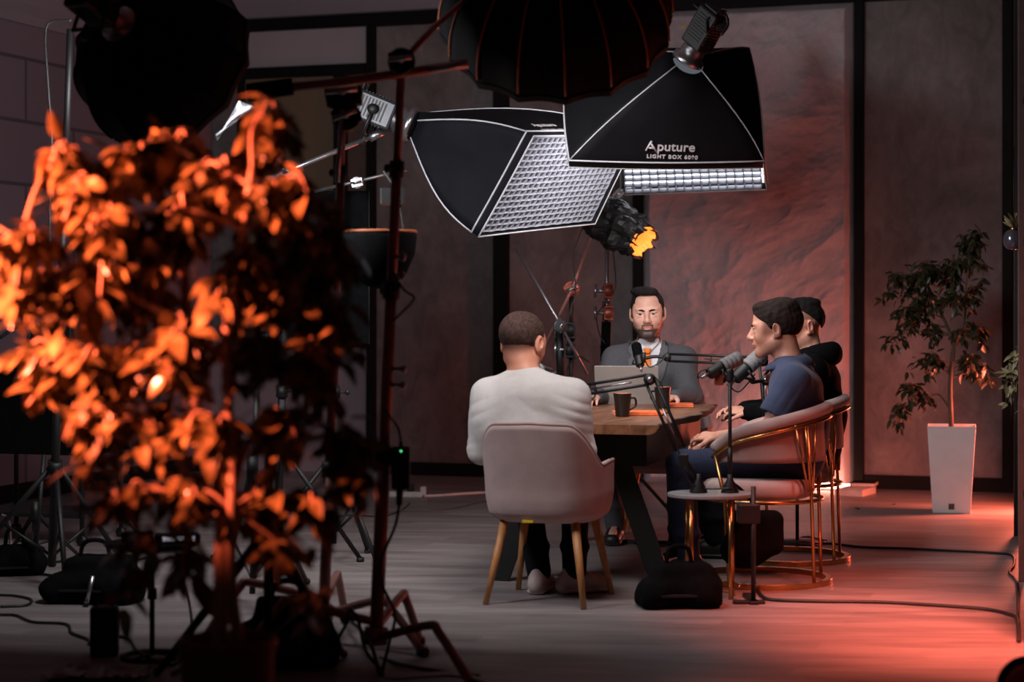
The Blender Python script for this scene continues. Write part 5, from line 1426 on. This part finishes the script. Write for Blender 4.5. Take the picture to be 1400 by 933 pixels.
for z in (.42, .86, 1.62, 2.3, 2.9):
    b = MB(); b.box((RB+RFt)/2+rs*.20+Vector((0, 0, z)), (.34, (RFt-RB).length-.1, .03), Rk); b.build('shelf', M['black_metal'] if z != .86 else M['rack_wood'], rk, True, bevel=.003)
b = MB(); b.box((RB+RFt)/2+rs*.42+Vector((0, 0, 1.75)), (.03, (RFt-RB).length, 3.5), Rk); b.build('back_panel', M['black_paint'], rk, True)
# trailing plant
Pp = RB+rd*.55+rs*.13; Pp.z = .877
def pot_small(t):
    b = MB(); b.lathe([(0, 0), (.055, 0), (.075, .11), (.08, .115), (.072, .115), (.068, .10), (0, .10)], n=28); b.build('pot', M['terracotta'], t)
M['terracotta'] = mat('terracotta', (.50, .17, .10), .7)
rng = random.Random(4); t = thing('trailing_plant', 'trailing plant with striped pale leaves in a small clay pot on the rack', 'plant', Pp); pot_small(t)
lf, st = MB(), MB()
for i in range(16):
    a = rng.uniform(1.9, 4.9); r = rng.uniform(.07, .22); z1 = rng.uniform(-.22, .02); top_ = .12+rng.uniform(.03, .12)
    pts = path([(0, 0, .10), (math.cos(a)*.05, math.sin(a)*.05, top_), (math.cos(a)*r*.9, math.sin(a)*r*.9, top_*.6), (math.cos(a)*r, math.sin(a)*r, z1)], 5); st.tube(pts, .0025, 5)
    for k in range(9):
        q = pts[rng.randrange(4, len(pts))]; d = rdir(rng); d.z -= .5; d.x -= .3; L = rng.uniform(.05, .085); leaf(lf, q, d, Vector((rng.uniform(-1, 1), -.6, 1)), L, L*.42, .3, .2)
st.build('stems', M['leaf_small'], t); lf.build('foliage', M['leaf_pale'], t)
# glass ball lantern
Lp = at(1386, 328, 10.4); t = thing('hanging_lantern', 'small ribbed glass lantern hanging high on the rack at the right edge', 'lantern', Lp)
M['dark_glass'] = mat('dark_glass', (.12, .13, .17), .15, .5)
b = MB(); n_ = 24; rows = []
for j in range(11):
    a = PI*j/10; rows.append([Vector(((.052+.004*(k % 2))*max(.03, math.sin(a)**.6)*math.cos(2*PI*k/n_), (.052+.004*(k % 2))*max(.03, math.sin(a)**.6)*math.sin(2*PI*k/n_), .055*math.cos(a))) for k in range(n_)])
b.grid(rows, True, True); b.build('globe', M['dark_glass'], t)
b = MB(); b.tube([(0, 0, .05), (0, 0, .50)], .003, 6); b.build('cord', M['cable'], t); b = MB(); b.lathe([(0, .05), (.02, .05), (.02, .07), (0, .075)]); b.build('cap', M['gold'], t)
lf = MB()
for i in range(26): d = rdir(rng); d.z = abs(d.z)+.4; leaf(lf, Vector((.01, 0, .06))+d*.02, d, rdir(rng), .07, .02)
lf.build('sprig', M['leaf_pale'], t)
# red lamp at the bottom right corner
cL = at(1408, 942, 6.1); t = thing('red_lamp', 'round red glass lamp with a thick black rim in the bottom right corner', 'lamp', cL)
b = MB(); dd = Vector((-.25, -1, .35)); b.lathe([(.081, -.05), (.098, -.03), (.104, 0), (.098, .02), (.085, .02), (.085, -.03)], cL, dd, 36); b.build('rim', M['black_plastic'], t, True)
b = MB(); b.lathe([(.085, 0), (.072, .026), (.043, .043), (0, .05)], cL, dd, 36); b.build('glass', M['red_glass'], t, True)
b = MB(); b.lathe([(.085, -.045), (.06, -.09), (.03, -.105), (0, -.105)], cL, dd, 30); b.build('housing', M['black_plastic'], t, True)

# =================================================================== cables on the floor
def fc(pts, r=.006, z=.007): return [flr(x, y)+Vector((0, 0, z)) for x, y in pts]
cable('floor_cable', fc([(1040, 742), (1085, 748), (1130, 745), (1180, 750), (1240, 752), (1300, 755), (1360, 758), (1384, 762), (1386, 775), (1380, 785), (1390, 800), (1392, 850)]), .007, 'black cable crossing the reddish floor behind the gold chair bases')
cable('floor_cable', fc([(1032, 800), (1042, 818), (1060, 823), (1120, 825), (1200, 826), (1290, 831), (1350, 836), (1380, 843), (1391, 850), (1393, 880)]), .009, 'thick black cable crossing the floor in front of the gold chair bases')
cable('floor_cable', fc([(1130, 741), (1100, 736), (1085, 742), (1110, 748), (1128, 742), (1104, 735)]), .005, 'small coil of black cable beside the far gold ring')
cable('floor_cable', fc([(575, 680), (600, 679), (630, 677), (665, 675), (690, 676)]), .009, 'white cable leaving the power strip by the wall', M['white_plastic'])
cable('floor_cable', fc([(520, 703), (560, 700), (610, 698), (660, 688), (680, 689)]), .004, 'thin pale cable lying on the floor behind the white cable', M['rack_wood'])
t = thing('power_strip', 'white power strip on the floor near the dark baseboard', 'power strip', flr(548, 680))
b = MB(); b.box((0, 0, .02), (.30, .06, .038), Matrix.Rotation(-.12, 3, 'Z')); b.build('housing', M['white_plastic'], t, bevel=.006)
b = MB(); b.box((.155, -.02, .045), (.04, .045, .06)); b.build('plug', M['white_plastic'], t, bevel=.008)
b = MB(); b.box((.07, 0, .065), (.05, .05, .05)); b.build('adapter', M['black_plastic'], t, bevel=.006)
# power brick hanging on the foreground pole
pb = at(548, 640, 7.0); t = thing('power_brick', 'black power adapter brick with a green light hanging beside the steel pole', 'adapter', pb)
b = MB(); b.box((0, 0, 0), (.066, .04, .155)); b.build('housing', M['black_plastic'], t, bevel=.006)
b = MB(); b.ball((.002, -.021, .062), .0032); b.build('indicator_light', M['green_led'], t)
b = MB(); b.tube([(-.004, 0, -.075), (-.006, 0, -.135)], [.014, .011], 10); b.build('plug', M['black_plastic'], t)
b = MB(); b.tube([(0, 0, .075), (0, 0, .095)], .007, 10); b.build('strain_relief', M['black_plastic'], t)
cable('power_cable', [pb+Vector((0, 0, .095)), at(544, 585, 7.0), at(533, 570, 6.98), at(528, 560, 6.97)], .0045, 'black lead from the steel pole down to the power brick')
cable('power_cable', [pb+Vector((-.006, 0, -.135)), at(540, 720, 6.98), at(522, 765, 6.96), at(523, 800, 6.95), at(540, 840, 6.92), at(532, 880, 6.9), flr(526, 918)+Vector((0, -.1, .006)), flr(540, 930), flr(620, 926), flr(700, 945)], .006, 'black cable dropping from the power brick and looping to the floor')
cable('power_cable', [at(536, 372, 6.98), at(552, 396, 6.96), at(566, 408, 6.96), at(552, 425, 6.96), at(534, 442, 6.98)], .0045, 'wire loop sticking out from the steel pole at mid height')
for i, (pts, lb) in enumerate((([(440, 905), (470, 860), (478, 835), (490, 850), (500, 890), (520, 915)], 'loose black cable arching between the two foreground stands'), ([(520, 900), (560, 912), (620, 920), (655, 930)], 'cable running along the floor from the front stand to the right'), ([(452, 828), (500, 870), (520, 930)], 'cable hanging over the kinked steel leg'))):
    cable('power_cable', [flr(x, min(925, y)) if k in (0, len(pts)-1) else at(x, y, 7.0) for k, (x, y) in enumerate(pts)], .007, lb)

# =================================================================== bags and weights near the table
def sandbag(loc, size, label, seed, rz=0, name='sandbag', parts=True):
    t = thing(name, label, 'sandbag', loc, rz)
    s = Solid(.012); w, d_, h_ = size
    s.box((0, 0, h_*.30), (w, d_, h_*.6), .03); s.box((w*.06, .02, h_*.55), (w*.78, d_*.8, h_*.9), .04, None, .05); s.ell((-w*.36, -.02, h_*.25), (w*.20, d_*.5, h_*.32), None, .05); s.ell((w*.30, -.02, h_*.30), (w*.26, d_*.58, h_*.40), None, .05)
    s.plane((0, 0, .004), (0, 0, -1)); v, f = s.mesh(wrinkle(.013, seed, 30)); v[:, 2] = np.maximum(v[:, 2], .003); solid_obj('bag', v, f, M['black_cloth'], t)
    b = MB(); b.tube(path([(-w*.18, 0, h_*.80), (-w*.12, 0, h_*.80+.10), (w*.12, 0, h_*.80+.10), (w*.18, 0, h_*.80)], 6), .010, 8); b.build('strap', M['black_cloth'], t)
    b = MB(); b.box((0, -d_*.5-.012, h_*.32), (w*.6, .03, .010)); b.build('zip', M['black_metal'], t)
    return t
sandbag(flr(928, 829), (.33, .20, .19), 'slumped black sandbag on the floor in front of the side table', 3, .1)
sandbag(flr(392, 908), (.34, .26, .24), 'black sandbag weighing down the foreground stands, right of the leafy plant pot', 31, .2)
# bag hanging from the side table
hb = at(1033, 728, 8.95); t = thing('equipment_bag', 'black equipment bag hanging beside the side table under the gold chair', 'bag', hb)
s = Solid(.008); s.box((0, 0, 0), (.25, .14, .20), .04); s.ell((-.05, 0, -.08), (.12, .08, .09), None, .05); v, f = s.mesh(wrinkle(.006, 12, 22)); solid_obj('bag', v, f, M['black_cloth'], t)
b = MB(); b.tube(path([(-.10, 0, .08), (-.11, 0, .20), (-.13, -.02, .24), (-.06, 0, .19), (.02, 0, .09)], 6), .008, 8); b.build('strap', M['black_cloth'], t)
ps = thing('pipe_stand', 'short black pipe stand under the hanging equipment bag', 'stand', flr(1030, 826))
pz = at(0, 690, 8.57).z; x0 = flr(1030, 826)
b = MB(); b.tube([(x0.x, x0.y, .01), (x0.x, x0.y, .52)], .011, 10); b.build('pole', M['black_metal'], ps, True)
b = MB(); b.box(x0+Vector((-.02, 0, .008)), (.14, .04, .014)); b.box(x0+Vector((0, .10, .008)), (.04, .28, .014)); b.build('foot', M['black_metal'], ps, True, bevel=.003)
b = MB(); b.box(x0+Vector((-.02, .02, .40)), (.10, .07, .09)); b.build('mixer_box', M['black_plastic'], ps, True, bevel=.01)
# thin stand behind the chairs
x1 = flr(1090, 742); ps = thing('pipe_stand', 'thin black upright stand behind the far gold chair', 'stand', x1)
b = MB(); b.tube([x1+Vector((0, 0, .01)), x1+Vector((0, 0, .74))], .010, 10); b.build('pole', M['black_metal'], ps, True)
b = MB(); b.lathe([(0, 0), (.12, 0), (.12, .008), (.02, .016), (0, .016)], x1, n=28); b.build('base', M['black_metal'], ps, True)
for px, py, rz, lb in ((1168, 697, .4, 'small dry leaf on the reddish floor, nearer the gold chairs'), (1222, 691, 1.3, 'tiny dry leaf on the reddish floor, nearer the white pot')):
    t = thing('dry_leaf', lb, 'leaf', flr(px, py), rz); b = MB(); leaf(b, Vector((0, 0, .006)), Vector((1, 0, .15)), Vector((0, 0, 1)), .05, .028, .5, .5); b.build('blade', M['bark'], t, solid=.001)

# =================================================================== left side equipment
# round table with a ring foot
r0 = flr(208, 900); t = thing('round_stand_table', 'small round black stand table with a ring foot, behind the plant', 'side table', r0)
zt = at(0, 742, r0.y).z
b = MB(); b.lathe([(0, zt-.03), (.12, zt-.028), (.175, zt-.01), (.18, zt), (0, zt)], n=36); b.build('tabletop', M['black_plastic'], t)
b = MB(); b.tube([(0, 0, .01), (0, 0, zt-.02)], .010, 12); b.build('pole', M['black_metal'], t)
b = MB(); b.tube([(0, 0, .22), (0, 0, .26)], .018, 12); b.build('collar', M['black_metal'], t)
b = MB(); b.tube([(.11*math.cos(a), .11*math.sin(a), .008) for a in [2*PI*i/30 for i in range(30)]], .008, 8, closed=True)
for a in (0, 2.1, 4.2): b.tube([(0, 0, .02), (.11*math.cos(a), .11*math.sin(a), .008)], .006, 6)
b.build('ring_foot', M['black_metal'], t)
g = thing('recorder', 'small black recorder with a glowing pale display on the round stand table', 'recorder', r0+Vector((.10, -.02, zt+.001)), .25)
b = MB(); b.box((0, 0, .018), (.16, .09, .034)); b.build('housing', M['black_plastic'], g, bevel=.006)
b = MB(); b.box((0, -.0455, .020), (.12, .002, .018)); b.build('display', M['screen_glow'], g)
g = thing('antenna_receiver', 'small receiver with a long thin antenna on the round stand table', 'receiver', r0+Vector((-.06, 0, zt+.001)), -.2)
b = MB(); b.box((0, 0, .02), (.09, .08, .038)); b.build('housing', M['black_plastic'], g, bevel=.006)
b = MB(); b.tube([(0, 0, .035), (-.21, .0, .27)], [.0035, .002], 6); b.build('antenna', M['chrome'], g)
b = MB(); b.tube([(-.115, 0, .163), (-.13, 0, .180)], .0042, 6); b.build('antenna_ring', M['gold'], g)
# power station box
r0 = flr(143, 896); t = thing('battery_box', 'small upright black battery box on the floor at the lower left', 'battery', r0, .15)
b = MB(); b.box((0, 0, .093), (.105, .09, .182)); b.build('housing', M['black_plastic'], t, bevel=.008)
b = MB(); b.tube(path([(-.03, 0, .18), (-.028, 0, .21), (.028, 0, .21), (.03, 0, .18)], 5), .006, 8); b.build('handle', M['black_plastic'], t)
b = MB(); b.lathe([(0, 0), (.03, 0), (.03, .004), (0, .004)], (0, -.046, .12), (0, -1, 0), 20); b.build('socket', M['black_metal'], t)
sandbag(flr(130, 822), (.40, .24, .20), 'large slumped black bag on the floor behind the battery box', 9, -.1)
sandbag(flr(20, 785), (.26, .20, .14), 'black sandbag at the far left edge of the floor', 14, .3)
# equipment cart with black cloth
cc = flr(66, 738); t = thing('equipment_cart', 'waist high cart covered with black cloth at the left edge', 'cart', cc, -.3)
zc = 1.02
b = MB(); rows = []
for z, k in ((.50, 1.02), (.70, 1.0), (zc-.02, .99), (zc, .98)):
    rows.append([Vector((sx*(.37+.012*math.sin(i*1.7+z*9))*k, sy*.25*k, z)) for i, (sx, sy) in enumerate([(a, -1) for a in np.linspace(-1, 1, 14)]+[(a, 1) for a in np.linspace(1, -1, 14)])])
b.grid(rows, True, True); b.f.append(tuple(range(28*3, 28*4))); b.sm.append(False); b.build('cloth', M['black_cloth'], t)
for sx in (-1, 1):
    for sy in (-1, 1):
        b = MB(); b.tube([(sx*.34, sy*.22, .04), (sx*.34, sy*.22, zc-.03)], .014, 8); b.build('leg', M['black_metal'], t)
        b = MB(); b.lathe([(0, -.012), (.03, -.012), (.03, .012), (0, .012)], (sx*.34, sy*.22, .031), (0, 1, 0), 16); b.build('wheel', M['black_plastic'], t)
b = MB(); b.box((0, 0, .16), (.68, .44, .02)); b.build('lower_shelf', M['black_metal'], t)
g = thing('camera_monitor', 'black monitor with hood standing on the cloth covered cart', 'monitor', cc+Vector((.02, 0, zc+.001)), -.3)
b = MB(); b.box((0, 0, .13), (.27, .05, .16)); b.build('housing', M['black_plastic'], g, bevel=.008)
b = MB(); b.box((0, 0, .005), (.14, .10, .01)); b.tube([(0, 0, .01), (0, 0, .06)], .012, 8); b.build('foot', M['black_metal'], g)
b = MB(); b.box((0, .026, .13), (.24, .003, .135)); b.build('screen', M['dark_glass'], g)
cable('power_cable', [at(0, 462, 9.0), at(22, 448, 9.0), at(40, 455, 9.0), at(28, 500, 9.0)], .010, 'thick black cable bending over the cart at the left edge')
# tripods
def camtripod(label, hub, feet, top, r=.016):
    hub, top = Vector(hub), Vector(top); t = thing('tripod', label, 'tripod', Vector((hub.x, hub.y, 0)))
    b = MB(); b.tube([Vector((hub.x, hub.y, .10)), top], r, 12); b.build('column', M['black_metal'], t, True)
    b = MB(); b.tube([hub-Vector((0, 0, .05)), hub+Vector((0, 0, .05))], r*1.9, 14); b.build('hub', M['black_plastic'], t, True)
    for f_ in feet:
        f_ = Vector(f_); b = MB(); b.tube([hub, f_.lerp(hub, .5), f_+Vector((0, 0, .012))], [r*1.1, r, r*.8], 10); lg = b.build('leg', M['black_metal'], t, True)
        b = MB(); b.ball(f_+Vector((0, 0, .016)), .016); b.build('rubber_foot', M['black_plastic'], lg, True)
        m = f_.lerp(hub, .45); b = MB(); b.tube([m, Vector((hub.x, hub.y, .16))], r*.5, 6); b.build('brace', M['black_metal'], t, True)
    return t
camtripod('sturdy black tripod with spread legs behind the trunk of the leafy plant', at(366, 722, 6.7), [flr(215, 925)+Vector((0, .0, 0)), flr(470, 900), flr(368, 845)], at(368, 560, 6.7))
camtripod('slim tripod with crossed legs left of the battery box', at(48, 700, 9.4), [flr(5, 770), flr(110, 765), flr(45, 745)], at(60, 622, 9.4), .011)
camtripod('black tripod carrying a camera behind the foliage', at(345, 640, 8.2), [flr(300, 815), flr(420, 800), flr(350, 760)], at(352, 500, 8.2), .013)
g = thing('video_camera', 'black video camera on a tripod behind the foliage', 'camera', at(352, 492, 8.2), .5)
b = MB(); b.box((0, 0, .055), (.12, .20, .11)); b.build('body', M['black_plastic'], g, bevel=.01)
b = MB(); b.lathe([(0, 0), (.035, 0), (.038, .10), (.046, .12), (.046, .15), (.04, .15), (.038, .12), (0, .12)], (0, .10, .055), (0, 1, 0), 20); b.build('lens', M['black_plastic'], g)
b = MB(); b.tube(path([(0, -.07, .11), (0, -.05, .16), (0, .05, .16), (0, .07, .11)], 5), .009, 8); b.build('handle', M['black_plastic'], g)
# silver reflector hoop and rods at lower left
cable('metal_hoop', [flr(2, 770)+Vector((0, 0, .25)), flr(12, 770)+Vector((0, 0, .22)), flr(14, 770)+Vector((0, 0, .10)), flr(8, 772)+Vector((0, 0, .01))], .006, 'bent silver hoop at the far left edge', M['chrome'], 'hoop')
t = thing('steel_rod', 'short steel rod leaning against the black bag at the lower left', 'rod', flr(118, 830)); b = MB(); b.tube([flr(118, 830)+Vector((0, 0, .006)), at(127, 788, 8.5)], .010, 10); b.build('tube', M['chrome'], t, True)
b = MB(); b.tube([flr(117, 831)+Vector((0, 0, .008)), flr(118, 829)+Vector((0, 0, .02))], .013, 10); b.build('tip', M['black_plastic'], t, True)
for i, (pts, lb) in enumerate((
    ([(0, 816), (20, 817), (42, 822), (36, 830), (0, 832)], 'black cable loop on the floor at the far left'),
    ([(0, 843), (22, 844), (45, 853), (90, 856), (98, 868), (120, 877), (122, 884)], 'black cable wandering over the floor to the battery box'),
    ([(162, 872), (178, 878), (185, 890), (200, 900), (230, 912), (245, 905)], 'black cable from the battery box to the ring foot'),
    ([(0, 788), (40, 786), (80, 790), (120, 795), (160, 800)], 'black cable along the floor behind the sandbags'),
    ([(205, 720), (235, 745), (250, 790), (262, 850), (255, 905), (235, 925)], 'black cable looping down in front of the round stand table'),
    ([(30, 742), (60, 752), (50, 765), (80, 770), (120, 760), (170, 770), (200, 765)], 'tangled black cable between the tripods'),
    ([(560, 690), (548, 700), (520, 708), (480, 706), (440, 712)], 'thin cable on the floor left of the power strip'))):
    cable('floor_cable', [flr(x, max(y, 740) if i != 6 else y)+Vector((0, 0, .007)) for x, y in pts], .006 if i != 6 else .004, lb)
cable('hanging_cable', [at(98, 28, 8.35), at(70, 30, 8.35), at(62, 50, 8.35), at(66, 120, 8.35), at(71, 200, 8.35), at(68, 300, 8.35), at(72, 400, 8.35)], .005, 'thin black cable hanging from the octabox lamp at the top left')
# crinkled clear film on the floor
t = thing('plastic_film', 'crumpled clear plastic film on the floor at the bottom left', 'plastic film', flr(135, 925)); rows = []
for i in range(26): rows.append([flr(135, 925)+Vector((-.18+.36*i/25, -.10+.2*j/14, .012+.028*abs(noise.noise(Vector((i*.35, j*.45, 2)))))) for j in range(15)])
b = MB(); b.grid(rows, False); M['film'] = mat('film', (.30, .28, .29), .18, 0, .1); o = b.build('sheet', M['film'], t, True)
